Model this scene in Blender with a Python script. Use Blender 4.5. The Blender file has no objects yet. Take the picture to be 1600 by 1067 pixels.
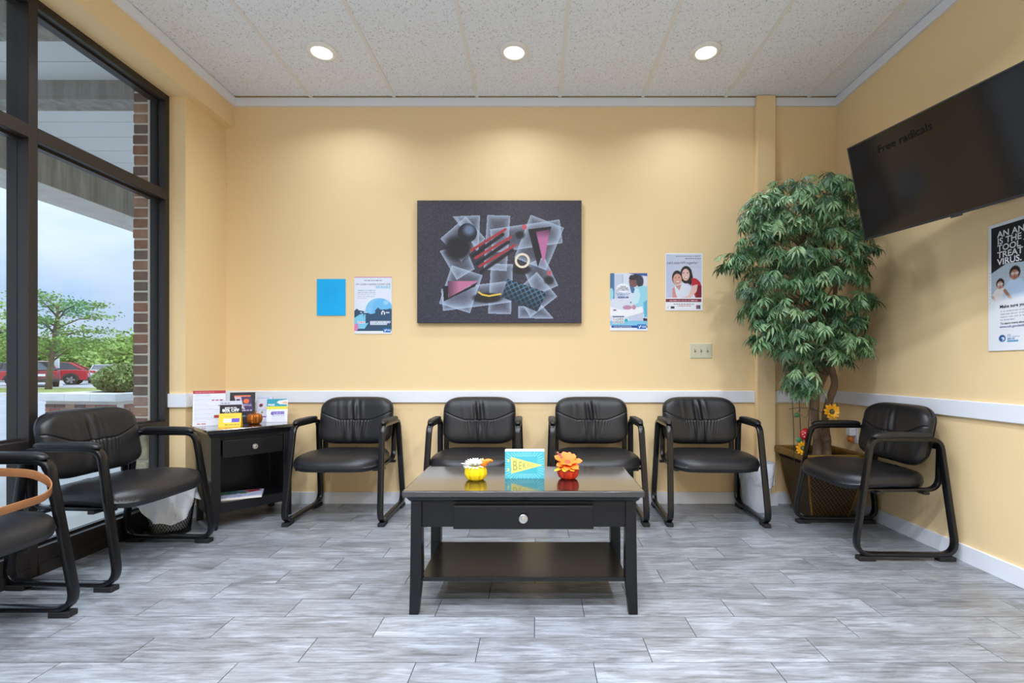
import bpy, math, random
import numpy as np
from mathutils import Vector, Matrix
random.seed(7)
rng = np.random.default_rng(7)
PI = math.pi
scene = bpy.context.scene
C = scene.collection

# ------------------------------------------------------------------ camera
F = 750.0; VX, VY = 838.0, 575.0          # focal length in pixels and the view's vanishing point
cam_d = bpy.data.cameras.new('camera')
cam = bpy.data.objects.new('camera', cam_d); C.objects.link(cam)
cam.location = (0, 0, 1.0); cam.rotation_euler = (PI/2, 0, 0)
cam_d.sensor_width = 36.0; cam_d.lens = F/1600*36.0
cam_d.shift_x = -(VX-800)/1600; cam_d.shift_y = (VY-533.5)/1600
cam_d.clip_start = 0.05; cam_d.clip_end = 500
scene.camera = cam

# ------------------------------------------------------------------ view, world, sun
vs = scene.view_settings
vs.view_transform = 'Standard'; vs.look = 'None'; vs.gamma = 1.0; vs.use_curve_mapping = False
vs.exposure = 0.5
LAMP_W = 11.2            # one added downlight out of view; the seen row takes a fraction
SKY = .66               # overcast sky at the horizon
w = bpy.data.worlds.new('sky'); scene.world = w; w.use_nodes = True
nt = w.node_tree; nt.nodes.clear()
def N(t, ty, **k):
    n = t.nodes.new(ty)
    for a, b in k.items(): setattr(n, a, b)
    return n
out = N(nt, 'ShaderNodeOutputWorld'); bg = N(nt, 'ShaderNodeBackground')
tc = N(nt, 'ShaderNodeTexCoord'); mp = N(nt, 'ShaderNodeMapping'); mp.inputs['Scale'].default_value = (2, 2, 5)
nz = N(nt, 'ShaderNodeTexNoise'); nz.inputs['Scale'].default_value = 1.3; nz.inputs['Detail'].default_value = 6
rp = N(nt, 'ShaderNodeValToRGB')
rp.color_ramp.elements[0].position = .38; rp.color_ramp.elements[0].color = (.50, .66, .95, 1)
rp.color_ramp.elements[1].position = .62; rp.color_ramp.elements[1].color = (.78, .87, 1.0, 1)
nt.links.new(tc.outputs['Generated'], mp.inputs['Vector']); nt.links.new(mp.outputs['Vector'], nz.inputs['Vector'])
nt.links.new(nz.outputs['Fac'], rp.inputs['Fac']); nt.links.new(rp.outputs['Color'], bg.inputs['Color'])
# overcast sky: three times brighter overhead than at the horizon
sx_ = N(nt, 'ShaderNodeSeparateXYZ'); nt.links.new(tc.outputs['Generated'], sx_.inputs[0])
cl = N(nt, 'ShaderNodeClamp'); nt.links.new(sx_.outputs[2], cl.inputs[0])
ov = N(nt, 'ShaderNodeMath', operation='MULTIPLY_ADD'); ov.inputs[1].default_value = 2*SKY; ov.inputs[2].default_value = SKY
nt.links.new(cl.outputs[0], ov.inputs[0]); nt.links.new(ov.outputs[0], bg.inputs['Strength'])
nt.links.new(bg.outputs['Background'], out.inputs['Surface'])
sd = bpy.data.lights.new('sun', 'SUN'); sd.energy = 1.2; sd.angle = math.radians(4); sd.color = (1, .95, .87)
so = bpy.data.objects.new('sun', sd); C.objects.link(so)
so.rotation_euler = Vector((-.62, .42, -.95)).to_track_quat('-Z', 'Y').to_euler()

# ------------------------------------------------------------------ materials
def lin(c):
    c = np.asarray(c, float)/255.0
    return np.where(c <= .04045, c/12.92, ((c+.055)/1.055)**2.4)
def L4(c): return tuple(lin(c))+(1.0,)
MATS = {}
def mat(name, rgb=(128, 128, 128), rough=.5, metal=0, spec=.5, noise=None, bump=None, coat=0, emit=None, sheen=0):
    """rgb in sRGB 0-255; noise=(scale, amount, stretch xyz); bump=(scale, strength, distance)"""
    if name in MATS: return MATS[name]
    m = bpy.data.materials.new(name); m.use_nodes = True; t = m.node_tree
    p = t.nodes['Principled BSDF']
    p.inputs['Base Color'].default_value = L4(rgb); p.inputs['Roughness'].default_value = rough
    p.inputs['Metallic'].default_value = metal; p.inputs['Specular IOR Level'].default_value = spec
    p.inputs['Coat Weight'].default_value = coat; p.inputs['Coat Roughness'].default_value = .08
    if emit:
        p.inputs['Emission Color'].default_value = L4(emit[0]); p.inputs['Emission Strength'].default_value = emit[1]
    co = None
    if noise or bump:
        co = N(t, 'ShaderNodeTexCoord')
    if noise:
        mp = N(t, 'ShaderNodeMapping'); mp.inputs['Scale'].default_value = noise[2] if len(noise) > 2 else (1, 1, 1)
        n = N(t, 'ShaderNodeTexNoise'); n.inputs['Scale'].default_value = noise[0]; n.inputs['Detail'].default_value = 5
        t.links.new(co.outputs['Object'], mp.inputs['Vector']); t.links.new(mp.outputs['Vector'], n.inputs['Vector'])
        r = N(t, 'ShaderNodeValToRGB'); a = noise[1]
        r.color_ramp.elements[0].position = .3; r.color_ramp.elements[1].position = .7
        r.color_ramp.elements[0].color = tuple(np.clip(lin(rgb)*(1-a), 0, 1))+(1,)
        r.color_ramp.elements[1].color = tuple(np.clip(lin(rgb)*(1+a), 0, 1))+(1,)
        t.links.new(n.outputs['Fac'], r.inputs['Fac']); t.links.new(r.outputs['Color'], p.inputs['Base Color'])
    if bump:
        n2 = N(t, 'ShaderNodeTexNoise'); n2.inputs['Scale'].default_value = bump[0]; n2.inputs['Detail'].default_value = 4
        b = N(t, 'ShaderNodeBump'); b.inputs['Strength'].default_value = bump[1]; b.inputs['Distance'].default_value = bump[2]
        t.links.new(co.outputs['Object'], n2.inputs['Vector']); t.links.new(n2.outputs['Fac'], b.inputs['Height'])
        t.links.new(b.outputs['Normal'], p.inputs['Normal'])
    MATS[name] = m
    return m

def floor_material():
    m = bpy.data.materials.new('weathered_wood_tile'); m.use_nodes = True; t = m.node_tree; p = t.nodes['Principled BSDF']
    co = N(t, 'ShaderNodeTexCoord'); oi = N(t, 'ShaderNodeObjectInfo')
    mul = N(t, 'ShaderNodeMath', operation='MULTIPLY'); mul.inputs[1].default_value = 61.0
    cb = N(t, 'ShaderNodeCombineXYZ'); add = N(t, 'ShaderNodeVectorMath', operation='ADD')
    t.links.new(oi.outputs['Random'], mul.inputs[0])
    for k in range(3): t.links.new(mul.outputs[0], cb.inputs[k])
    t.links.new(co.outputs['Object'], add.inputs[0]); t.links.new(cb.outputs[0], add.inputs[1])
    def noise(scale, st, det=6, dist=0):
        mp = N(t, 'ShaderNodeMapping'); mp.inputs['Scale'].default_value = st
        n = N(t, 'ShaderNodeTexNoise'); n.inputs['Scale'].default_value = scale; n.inputs['Detail'].default_value = det
        n.inputs['Roughness'].default_value = .65; n.inputs['Distortion'].default_value = dist
        t.links.new(add.outputs[0], mp.inputs['Vector']); t.links.new(mp.outputs[0], n.inputs['Vector']); return n
    g = noise(9, (.55, 6, 1), 8, 1.2); b = noise(3.5, (1, 2.6, 1), 4, .6)
    r = N(t, 'ShaderNodeValToRGB'); e = r.color_ramp.elements
    e[0].position = .25; e[0].color = L4((92, 93, 96)); e[1].position = .75; e[1].color = L4((170, 176, 184))
    x = e.new(.5); x.color = L4((136, 140, 145))
    t.links.new(g.outputs['Fac'], r.inputs['Fac'])
    r2 = N(t, 'ShaderNodeValToRGB'); e = r2.color_ramp.elements
    e[0].position = .33; e[0].color = (.66, .64, .62, 1); e[1].position = .62; e[1].color = (1.08, 1.09, 1.11, 1)
    t.links.new(b.outputs['Fac'], r2.inputs['Fac'])
    mx = N(t, 'ShaderNodeMix', data_type='RGBA', blend_type='MULTIPLY'); mx.inputs[0].default_value = 1
    t.links.new(r.outputs[0], mx.inputs[6]); t.links.new(r2.outputs[0], mx.inputs[7])
    mr = N(t, 'ShaderNodeMapRange'); mr.inputs[3].default_value = .86; mr.inputs[4].default_value = 1.1
    t.links.new(oi.outputs['Random'], mr.inputs[0])
    mx2 = N(t, 'ShaderNodeVectorMath', operation='SCALE'); t.links.new(mx.outputs[2], mx2.inputs[0]); t.links.new(mr.outputs[0], mx2.inputs['Scale'])
    t.links.new(mx2.outputs[0], p.inputs['Base Color'])
    p.inputs['Roughness'].default_value = .3
    bp = N(t, 'ShaderNodeBump'); bp.inputs['Strength'].default_value = .25; bp.inputs['Distance'].default_value = .002
    t.links.new(g.outputs['Fac'], bp.inputs['Height']); t.links.new(bp.outputs[0], p.inputs['Normal'])
    return m
def ceiling_material():
    m = bpy.data.materials.new('fissured_tile'); m.use_nodes = True; t = m.node_tree; p = t.nodes['Principled BSDF']
    co = N(t, 'ShaderNodeTexCoord')
    n = N(t, 'ShaderNodeTexNoise'); n.inputs['Scale'].default_value = 120; n.inputs['Detail'].default_value = 3; n.inputs['Distortion'].default_value = 1.0
    t.links.new(co.outputs['Object'], n.inputs['Vector'])
    r = N(t, 'ShaderNodeValToRGB'); e = r.color_ramp.elements
    e[0].position = .33; e[0].color = L4((182, 182, 184)); e[1].position = .42; e[1].color = L4((238, 243, 250))
    t.links.new(n.outputs['Fac'], r.inputs['Fac']); t.links.new(r.outputs[0], p.inputs['Base Color'])
    p.inputs['Roughness'].default_value = .95; p.inputs['Specular IOR Level'].default_value = .1
    b = N(t, 'ShaderNodeBump'); b.inputs['Strength'].default_value = .5; b.inputs['Distance'].default_value = .003
    t.links.new(r.outputs[0], b.inputs['Height']); t.links.new(b.outputs[0], p.inputs['Normal'])
    return m
def glass_material():
    m = bpy.data.materials.new('window_glass'); m.use_nodes = True; t = m.node_tree; t.nodes.clear()
    o = N(t, 'ShaderNodeOutputMaterial'); mx = N(t, 'ShaderNodeMixShader'); tr = N(t, 'ShaderNodeBsdfTransparent'); gl = N(t, 'ShaderNodeBsdfGlossy')
    tr.inputs[0].default_value = (.93, .96, .96, 1); gl.inputs['Roughness'].default_value = 0.0
    lw = N(t, 'ShaderNodeLayerWeight'); lw.inputs['Blend'].default_value = .5
    pw = N(t, 'ShaderNodeMath', operation='POWER'); pw.inputs[1].default_value = 5; ma = N(t, 'ShaderNodeMath', operation='MULTIPLY_ADD'); ma.inputs[1].default_value = .7; ma.inputs[2].default_value = .03
    t.links.new(lw.outputs['Facing'], pw.inputs[0]); t.links.new(pw.outputs[0], ma.inputs[0]); t.links.new(ma.outputs[0], mx.inputs[0]); t.links.new(tr.outputs[0], mx.inputs[1]); t.links.new(gl.outputs[0], mx.inputs[2])
    t.links.new(mx.outputs[0], o.inputs['Surface'])
    return m
def print_material():
    m = bpy.data.materials.new('printed_ink'); m.use_nodes = True; t = m.node_tree; p = t.nodes['Principled BSDF']
    a = N(t, 'ShaderNodeAttribute'); a.attribute_name = 'ink'
    t.links.new(a.outputs['Color'], p.inputs['Base Color']); p.inputs['Roughness'].default_value = .45
    return m
def lattice_material():
    m = bpy.data.materials.new('gold_lattice'); m.use_nodes = True; t = m.node_tree; p = t.nodes['Principled BSDF']
    co = N(t, 'ShaderNodeTexCoord'); sp = N(t, 'ShaderNodeSeparateXYZ'); t.links.new(co.outputs['Object'], sp.inputs[0])
    def M(op, a, b=None):
        n = N(t, 'ShaderNodeMath', operation=op)
        for i, v in enumerate((a, b)):
            if v is None: continue
            if isinstance(v, (int, float)): n.inputs[i].default_value = v
            else: t.links.new(v, n.inputs[i])
        return n.outputs[0]
    s = M('ADD', sp.outputs[0], sp.outputs[1]); k = 1/.026
    def line(v):
        f = M('FRACT', M('MULTIPLY', v, k)); return M('ABSOLUTE', M('SUBTRACT', f, .5))
    d = M('MAXIMUM', line(M('ADD', s, sp.outputs[2])), line(M('SUBTRACT', s, sp.outputs[2])))
    r = N(t, 'ShaderNodeValToRGB'); e = r.color_ramp.elements
    e[0].position = .39; e[0].color = L4((26, 19, 12)); e[1].position = .45; e[1].color = L4((112, 84, 40))
    t.links.new(d, r.inputs['Fac']); t.links.new(r.outputs[0], p.inputs['Base Color'])
    p.inputs['Roughness'].default_value = .5; p.inputs['Metallic'].default_value = .1
    b = N(t, 'ShaderNodeBump'); b.inputs['Strength'].default_value = .8; b.inputs['Distance'].default_value = .004
    t.links.new(d, b.inputs['Height']); t.links.new(b.outputs[0], p.inputs['Normal'])
    return m
M_FLOOR = floor_material(); M_CEIL = ceiling_material(); M_GLASS = glass_material(); M_PRINT = print_material(); M_LATT = lattice_material()
M_WALL = mat('cream_paint', (240, 212, 163), .55, spec=.35, bump=(220, .05, .001))
M_WHITE = mat('white_trim_paint', (232, 236, 244), .4)
M_TBAR = mat('tbar_white', (232, 232, 230), .6)
M_GROUT = mat('dark_grout', (62, 60, 60), .8)
M_BRONZE = mat('dark_bronze_aluminium', (54, 49, 47), .38, metal=.35)
M_LEATH = mat('black_leather', (26, 26, 29), .40, spec=.45, bump=(260, .12, .001))
M_FRAME = mat('black_painted_steel', (11, 12, 15), .28, spec=.5)
M_RUB = mat('black_rubber', (24, 24, 25), .7)
M_PAD = mat('armrest_vinyl', (22, 22, 25), .45)
M_ESP = mat('black_stained_wood', (13, 14, 18), .34, spec=.35, coat=.08, noise=(14, .25, (1, 8, 8)))
M_TOP = mat('black_lacquered_top', (24, 21, 20), .17, spec=1.0, coat=.8, noise=(10, .3, (1, 9, 9)))
M_SHELF = mat('black_satin_shelf', (16, 15, 16), .26, spec=.5, noise=(10, .3, (1, 9, 9)))
M_NICK = mat('brushed_nickel', (200, 200, 202), .28, metal=1)
M_PAPER = mat('white_paper', (236, 238, 243), .6)

# ------------------------------------------------------------------ mesh builder
class MB:
    def __init__(s): s.v = []; s.f = []
    def add(s, v, f):
        k = len(s.v); s.v += [tuple(p) for p in v]; s.f += [tuple(i+k for i in q) for q in f]; return s
    def box(s, x0, x1, y0, y1, z0, z1):
        v = [(x0,y0,z0),(x1,y0,z0),(x1,y1,z0),(x0,y1,z0),(x0,y0,z1),(x1,y0,z1),(x1,y1,z1),(x0,y1,z1)]
        return s.add(v, [(3,2,1,0),(4,5,6,7),(0,1,5,4),(1,2,6,5),(2,3,7,6),(3,0,4,7)])
    def hexa(s, b, t):      # bottom 4 points, top 4 points (counter-clockwise)
        return s.add(list(b)+list(t), [(3,2,1,0),(4,5,6,7),(0,1,5,4),(1,2,6,5),(2,3,7,6),(3,0,4,7)])
    def prism(s, poly, a, b, axis='z'):   # polygon extruded along an axis
        def P(p, q): return {'z': (p[0],p[1],q), 'y': (p[0],q,p[1]), 'x': (q,p[0],p[1])}[axis]
        n = len(poly); v = [P(p, a) for p in poly]+[P(p, b) for p in poly]
        return s.add(v, [tuple(range(n))[::-1], tuple(range(n, 2*n))]+[(i, (i+1)%n, n+(i+1)%n, n+i) for i in range(n)])
    def lathe(s, prof, n=24, c=(0,0,0), ribs=0, amp=0, caps=True):
        rings = []
        v = []; f = []
        for (r, z) in prof:
            for k in range(n):
                a = 2*PI*k/n; rr = r*(1+amp*abs(math.cos(ribs*a/2))-amp*.5 if ribs else 1)
                v.append((c[0]+rr*math.cos(a), c[1]+rr*math.sin(a), c[2]+z))
        for i in range(len(prof)-1):
            for k in range(n): f.append((i*n+k, i*n+(k+1)%n, (i+1)*n+(k+1)%n, (i+1)*n+k))
        if caps:
            f.append(tuple(range(n))[::-1]); m = (len(prof)-1)*n; f.append(tuple(range(m, m+n)))
        return s.add(v, f)
    def sweep(s, path, prof, ref=(1,0,0), closed=False, scales=None):
        path = [Vector(p) for p in path]; n = len(path); m = len(prof); v = []; ref = Vector(ref)
        for i, p in enumerate(path):
            if closed: t = path[(i+1)%n]-path[i-1]
            else: t = path[min(i+1, n-1)]-path[max(i-1, 0)]
            t.normalize(); a = ref-ref.dot(t)*t
            if a.length < 1e-4: a = Vector((0,1,0))-t.y*t
            a.normalize(); b = t.cross(a); sc = scales[i] if scales else 1
            for (q, r) in prof: v.append(p+a*q*sc+b*r*sc)
        f = []
        for i in range(n if closed else n-1):
            j = (i+1)%n
            for k in range(m): f.append((i*m+k, i*m+(k+1)%m, j*m+(k+1)%m, j*m+k))
        if not closed: f += [tuple(range(m))[::-1], tuple(range((n-1)*m, n*m))]
        return s.add(v, f)
    def tube(s, path, r, n=8, scales=None):
        return s.sweep(path, [(r*math.cos(2*PI*k/n), r*math.sin(2*PI*k/n)) for k in range(n)], ref=(.31,.22,.92), scales=scales)
    def sphere(s, c, r, n=12, m=8, sc=(1,1,1)):
        v = []; f = []
        for i in range(m+1):
            a = PI*i/m
            for k in range(n): v.append((c[0]+sc[0]*r*math.sin(a)*math.cos(2*PI*k/n), c[1]+sc[1]*r*math.sin(a)*math.sin(2*PI*k/n), c[2]-sc[2]*r*math.cos(a)))
        for i in range(m):
            for k in range(n): f.append((i*n+k, i*n+(k+1)%n, (i+1)*n+(k+1)%n, (i+1)*n+k))
        return s.add(v, f)
    def mesh(s, name, smooth=False):
        me = bpy.data.meshes.new(name); me.from_pydata(s.v, [], s.f); me.validate(); me.update()
        if smooth: me.polygons.foreach_set('use_smooth', [True]*len(me.polygons))
        return me
    def build(s, name, m, parent=None, smooth=False, bevel=0, loc=None, rot=None, kind=None, angle=None):
        me = s.mesh(name, smooth or bool(angle)); me.materials.append(m)
        o = bpy.data.objects.new(name, me); C.objects.link(o)
        if angle: me.set_sharp_from_angle(angle=math.radians(angle))
        if bevel:
            b = o.modifiers.new('bevel', 'BEVEL'); b.width = bevel; b.segments = 2; b.limit_method = 'ANGLE'
        if parent: o.parent = parent
        if loc: o.location = loc
        if rot: o.rotation_euler = rot
        if kind: o['kind'] = kind
        return o
def rrect(a, b, r, n=3):
    p = []
    for cx, cy, s in ((a-r, b-r, 0), (-a+r, b-r, 1), (-a+r, -b+r, 2), (a-r, -b+r, 3)):
        for k in range(n+1):
            t = PI/2*(s+k/n); p.append((cx+r*math.cos(t), cy+r*math.sin(t)))
    return p
def fillet(pts, r, closed=True, n=6):
    pts = [Vector(p) for p in pts]; m = len(pts); res = []
    for i, p in enumerate(pts):
        if not closed and i in (0, m-1): res.append(p); continue
        a = (pts[i-1]-p); b = (pts[(i+1)%m]-p); la, lb = a.length, b.length; a.normalize(); b.normalize()
        ang = a.angle(b); rr = r[i] if isinstance(r, (list, tuple)) else r
        d = min(rr/math.tan(ang/2), la*.48, lb*.48)
        p0 = p+a*d; p1 = p+b*d
        for k in range(n+1):
            u = k/n; res.append((1-u)**2*p0+2*u*(1-u)*p+u*u*p1)
    return res
def tag(o, label=None, cat=None, group=None, kind=None):
    if label: o['label'] = label
    if cat: o['category'] = cat
    if group: o['group'] = group
    if kind: o['kind'] = kind
    return o
def empty(name, loc=(0,0,0), rz=0, label=None, cat=None, group=None):
    o = bpy.data.objects.new(name, None); C.objects.link(o); o.location = loc; o.rotation_euler = (0,0,rz)
    o.empty_display_size = .1
    return tag(o, label, cat, group)
def struct(name, mb, m, **k): return tag(mb.build(name, m, **k), kind='structure')
def copy_tree(o, parent=None):
    c = o.copy(); C.objects.link(c); c.parent = parent
    for ch in o.children: copy_tree(ch, c)
    return c
def text(s, size, m, parent, loc, align='LEFT', name='lettering', bold=0, sx=1.0, shear=0):
    cu = bpy.data.curves.new('t', 'FONT'); cu.body = s; cu.size = size; cu.align_x = align; cu.offset = bold; cu.shear = shear
    cu.resolution_u = 3; cu.fill_mode = 'FRONT'
    to = bpy.data.objects.new('t', cu); C.objects.link(to)
    dg = bpy.context.evaluated_depsgraph_get(); me = bpy.data.meshes.new_from_object(to.evaluated_get(dg))
    bpy.data.objects.remove(to); bpy.data.curves.remove(cu); me.name = name; me.materials.clear(); me.materials.append(m)
    o = bpy.data.objects.new(name, me); C.objects.link(o); o.parent = parent; o.location = loc; o.scale = (sx, 1, 1)
    return o
# ---- flat print: a fine grid of vertices whose ink colour is worked out here
class Art:
    def __init__(s, x0, y0, x1, y1, nx, ny, bgc):
        s.b = (x0, y0, x1, y1); s.nx = nx; s.ny = ny
        s.X, s.Y = np.meshgrid(np.linspace(x0, x1, nx), np.linspace(y0, y1, ny))
        s.im = np.ones((ny, nx, 3))*np.array(bgc, float)
    def mix(s, a, col): s.im = s.im*(1-a[..., None])+np.array(col, float)*a[..., None]; return s
    def inside(s, pts):
        m = np.zeros(s.X.shape, bool); n = len(pts)
        for i in range(n):
            (xa, ya), (xb, yb) = pts[i], pts[(i+1)%n]
            if ya == yb: continue
            c = ((ya > s.Y) != (yb > s.Y)) & (s.X < (xb-xa)*(s.Y-ya)/(yb-ya)+xa); m ^= c
        return m
    def poly(s, pts, col, a=1): return s.mix(s.inside(pts)*float(a), col)
    def rect(s, x0, y0, x1, y1, col, a=1): return s.mix(((s.X >= x0)&(s.X <= x1)&(s.Y >= y0)&(s.Y <= y1))*float(a), col)
    def ell(s, cx, cy, rx, ry, col, a=1, soft=.06, rot=0):
        c, t = math.cos(rot), math.sin(rot); dx, dy = s.X-cx, s.Y-cy
        d = np.hypot((dx*c+dy*t)/rx, (-dx*t+dy*c)/ry)
        return s.mix(np.clip((1-d)/soft+.5, 0, 1)*a, col)
    def seg(s, x0, y0, x1, y1, wd, col, a=1, soft=2.0):
        dx, dy = x1-x0, y1-y0; t = np.clip(((s.X-x0)*dx+(s.Y-y0)*dy)/(dx*dx+dy*dy+1e-9), 0, 1)
        d = np.hypot(s.X-x0-t*dx, s.Y-y0-t*dy); return s.mix(np.clip((wd/2-d)/soft+.5, 0, 1)*a, col)
    def ring(s, cx, cy, r, wd, col): return s.mix(np.clip((wd/2-np.abs(np.hypot(s.X-cx, s.Y-cy)-r))/2+.5, 0, 1), col)
    def glow(s, pts, col, depth=60, a=.8, base=.18):     # air-brushed card: bright at its edges, fading inward
        m = s.inside(pts); d = np.full(s.X.shape, 1e9)
        for i in range(len(pts)):
            (xa, ya), (xb, yb) = pts[i], pts[(i+1)%len(pts)]
            d = np.minimum(d, np.abs((xb-xa)*(s.Y-ya)-(yb-ya)*(s.X-xa))/math.hypot(xb-xa, yb-ya))
        return s.mix(m*np.clip(base+(a-base)*np.exp(-d/depth*1.6), 0, 1), col)
    def words(s, x0, x1, y, h, col, a=.8, seed=1):       # unreadably small print
        r = random.Random(seed*31+int(x0+y)); x = x0
        while x < x1:
            l = min((1+r.random()*2.6)*h*1.1, x1-x); s.rect(x, y-h/2, x+l, y+h/2, col, a*(.6+.4*r.random())); x += l+h*.7
        return s
    def grid(s, W, H, parent, name='print', z=.0008, origin=(0, 0), bend=None):
        u = np.linspace(-W/2, W/2, s.nx); v = np.linspace(H/2, -H/2, s.ny); X, Y = np.meshgrid(u, v)
        Z = np.full(X.shape, z) if bend is None else bend(X, Y)+z
        co = np.stack([X+origin[0], Y+origin[1], Z], -1).reshape(-1, 3)
        i = np.arange(s.nx*s.ny).reshape(s.ny, s.nx)
        q = np.stack([i[1:, :-1], i[1:, 1:], i[:-1, 1:], i[:-1, :-1]], -1).reshape(-1, 4)
        me = bpy.data.meshes.new(name); me.vertices.add(len(co)); me.vertices.foreach_set('co', co.ravel())
        me.loops.add(q.size); me.loops.foreach_set('vertex_index', q.ravel()); me.polygons.add(len(q))
        me.polygons.foreach_set('loop_start', np.arange(len(q))*4); me.update(calc_edges=True)
        at = me.attributes.new('ink', 'FLOAT_COLOR', 'POINT')
        c = np.concatenate([lin(np.clip(s.im, 0, 255)), np.ones((s.ny, s.nx, 1))], -1); at.data.foreach_set('color', c.ravel().astype(np.float32))
        me.materials.append(M_PRINT); o = bpy.data.objects.new(name, me); C.objects.link(o); o.parent = parent
        return o
def px(x, y, Y): return Vector(((x-VX)/F*Y, Y, 1-(y-VY)/F*Y))      # measured point of the photograph at depth Y
def fl(x, y): d = F/(y-VY); return Vector(((x-VX)/F*d, d, 0))

# ================================================================== THE ROOM
YB, XR, XL, XG, ZC = 3.55, 2.22, -2.295, -2.40, 2.99      # back wall, right wall, left pier, window line, ceiling
YF, YP, XBEAM, ZBEAM = -3.4, 3.14, -2.232, 2.775
floor = struct('floor', MB().box(XG-.1, XR+.1, YF-.1, YB+.1, -.12, -.0022), M_GROUT)
PW, PL = .1497, .603
full = MB().box(-PL/2+.0016, PL/2-.0016, -PW/2+.0016, PW/2-.0016, -.0022, 0).mesh('floor_tile'); full.materials.append(M_FLOOR)
k0 = -8
for k in range(k0, 13):
    ya = 1.631+PW*k; yb = min(ya+PW, YB)
    ph = (.395+.201*k) % PL
    x = ph-PL*6
    while x < XR:
        a, b = max(x, XG), min(x+PL, XR)
        if b-a > .02:
            o = bpy.data.objects.new('floor_tile', full); C.objects.link(o); o.parent = floor
            o.location = ((a+b)/2, (ya+yb)/2, 0); o.scale = ((b-a)/PL, (yb-ya)/PW, 1)
        x += PL
MB().box(XG, XR, YF, 1.631+PW*k0, -.0012, 0).build('floor_field', M_FLOOR, floor)
ceil = struct('ceiling', MB().box(XG-.1, XR+.1, YF-.1, YB+.1, ZC+.03, ZC+.3), M_WHITE)
TW = .6096
tile_me = MB().box(-TW/2+.010, TW/2-.010, -.599, .599, .005, .025).mesh('ceiling_tile'); tile_me.materials.append(M_CEIL)
xs = [-1.656+TW*i for i in range(-1, 8)]
ys = [YB-.02-1.219*i for i in range(0, 7)]
for i in range(len(xs)-1):
    for j in range(len(ys)-1):
        a, b = max(xs[i], XBEAM), min(xs[i+1], XR)
        if b-a < .05: continue
        y0 = max(ys[j+1], YF)
        o = bpy.data.objects.new('ceiling_tile', tile_me); C.objects.link(o); o.parent = ceil
        o.location = ((a+b)/2, (y0+ys[j])/2, ZC); o.scale = ((b-a)/TW, (ys[j]-y0)/1.219, 1)
for x in xs[1:]:
    if x < XR-.02: MB().box(x-.012, x+.012, YF, YB-.02, ZC, ZC+.012).build('ceiling_tee', M_TBAR, ceil)
for y in ys[1:-1]:
    MB().box(XBEAM, XR, y-.012, y+.012, ZC-.0004, ZC+.012).build('ceiling_tee', M_TBAR, ceil)
struct('wall_back', MB().box(XG-.1, XR+.12, YB, YB+.12, 0, ZC+.03), M_WALL)
struct('wall_right', MB().box(XR, XR+.12, YF, YB, 0, ZC+.03), M_WALL)
struct('wall_rear', MB().box(XG-.1, XR+.12, YF-.12, YF, 0, ZC+.03), M_WALL)
struct('wall_left', MB().box(XG-.11, XL, YP, YB, 0, ZBEAM), M_WALL)
struct('wall_beam', MB().box(XG-.11, XBEAM, YF, YB, ZBEAM, ZC+.03), M_WALL)
XC0, XC1, YC = 1.610, 1.745, 3.50
struct('wall_chase', MB().box(XC0, XC1, YC, YB, 0, ZC), M_WALL, bevel=.004)
# crown strip, chair rail and skirting
ct = .06
struct('trim_1', MB().box(XBEAM, XR, YB-.018, YB, ZC-ct, ZC), M_WHITE)
struct('trim_2', MB().box(XR-.018, XR, YF, YB-.018, ZC-ct, ZC), M_WHITE)
struct('trim_3', MB().box(XBEAM, XBEAM+.018, YF, YB-.018, ZC-ct, ZC), M_WHITE)
r0, r1, rt = .745, .832, .016
struct('trim_4', MB().box(XL, XC0, YB-rt, YB, r0, r1), M_WHITE, bevel=.004)
struct('trim_5', MB().box(XC1, XR, YB-rt, YB, r0, r1), M_WHITE, bevel=.004)
struct('trim_6', MB().box(XR-rt, XR, YF, YB-rt, r0, r1), M_WHITE, bevel=.004)
struct('trim_7', MB().box(XL, XL+rt, YP-rt, YB-rt, r0, r1).box(XG-.005, XL, YP-rt, YP, r0, r1), M_WHITE)
bz = .086
struct('baseboard_back', MB().box(XL, XC0, YB-.014, YB, 0, bz).box(XC0-.012, XC1+.012, YC-.012, YC, 0, bz).box(XC1, XR, YB-.014, YB, 0, bz), M_WHITE)
struct('baseboard_right', MB().box(XR-.014, XR, YF, YB-.014, 0, bz), M_WHITE)
struct('baseboard_left', MB().box(XL, XL+.014, YP-.014, YB-.014, 0, bz).box(XG-.003, XL, YP-.014, YP, 0, bz), M_WHITE)

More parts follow.
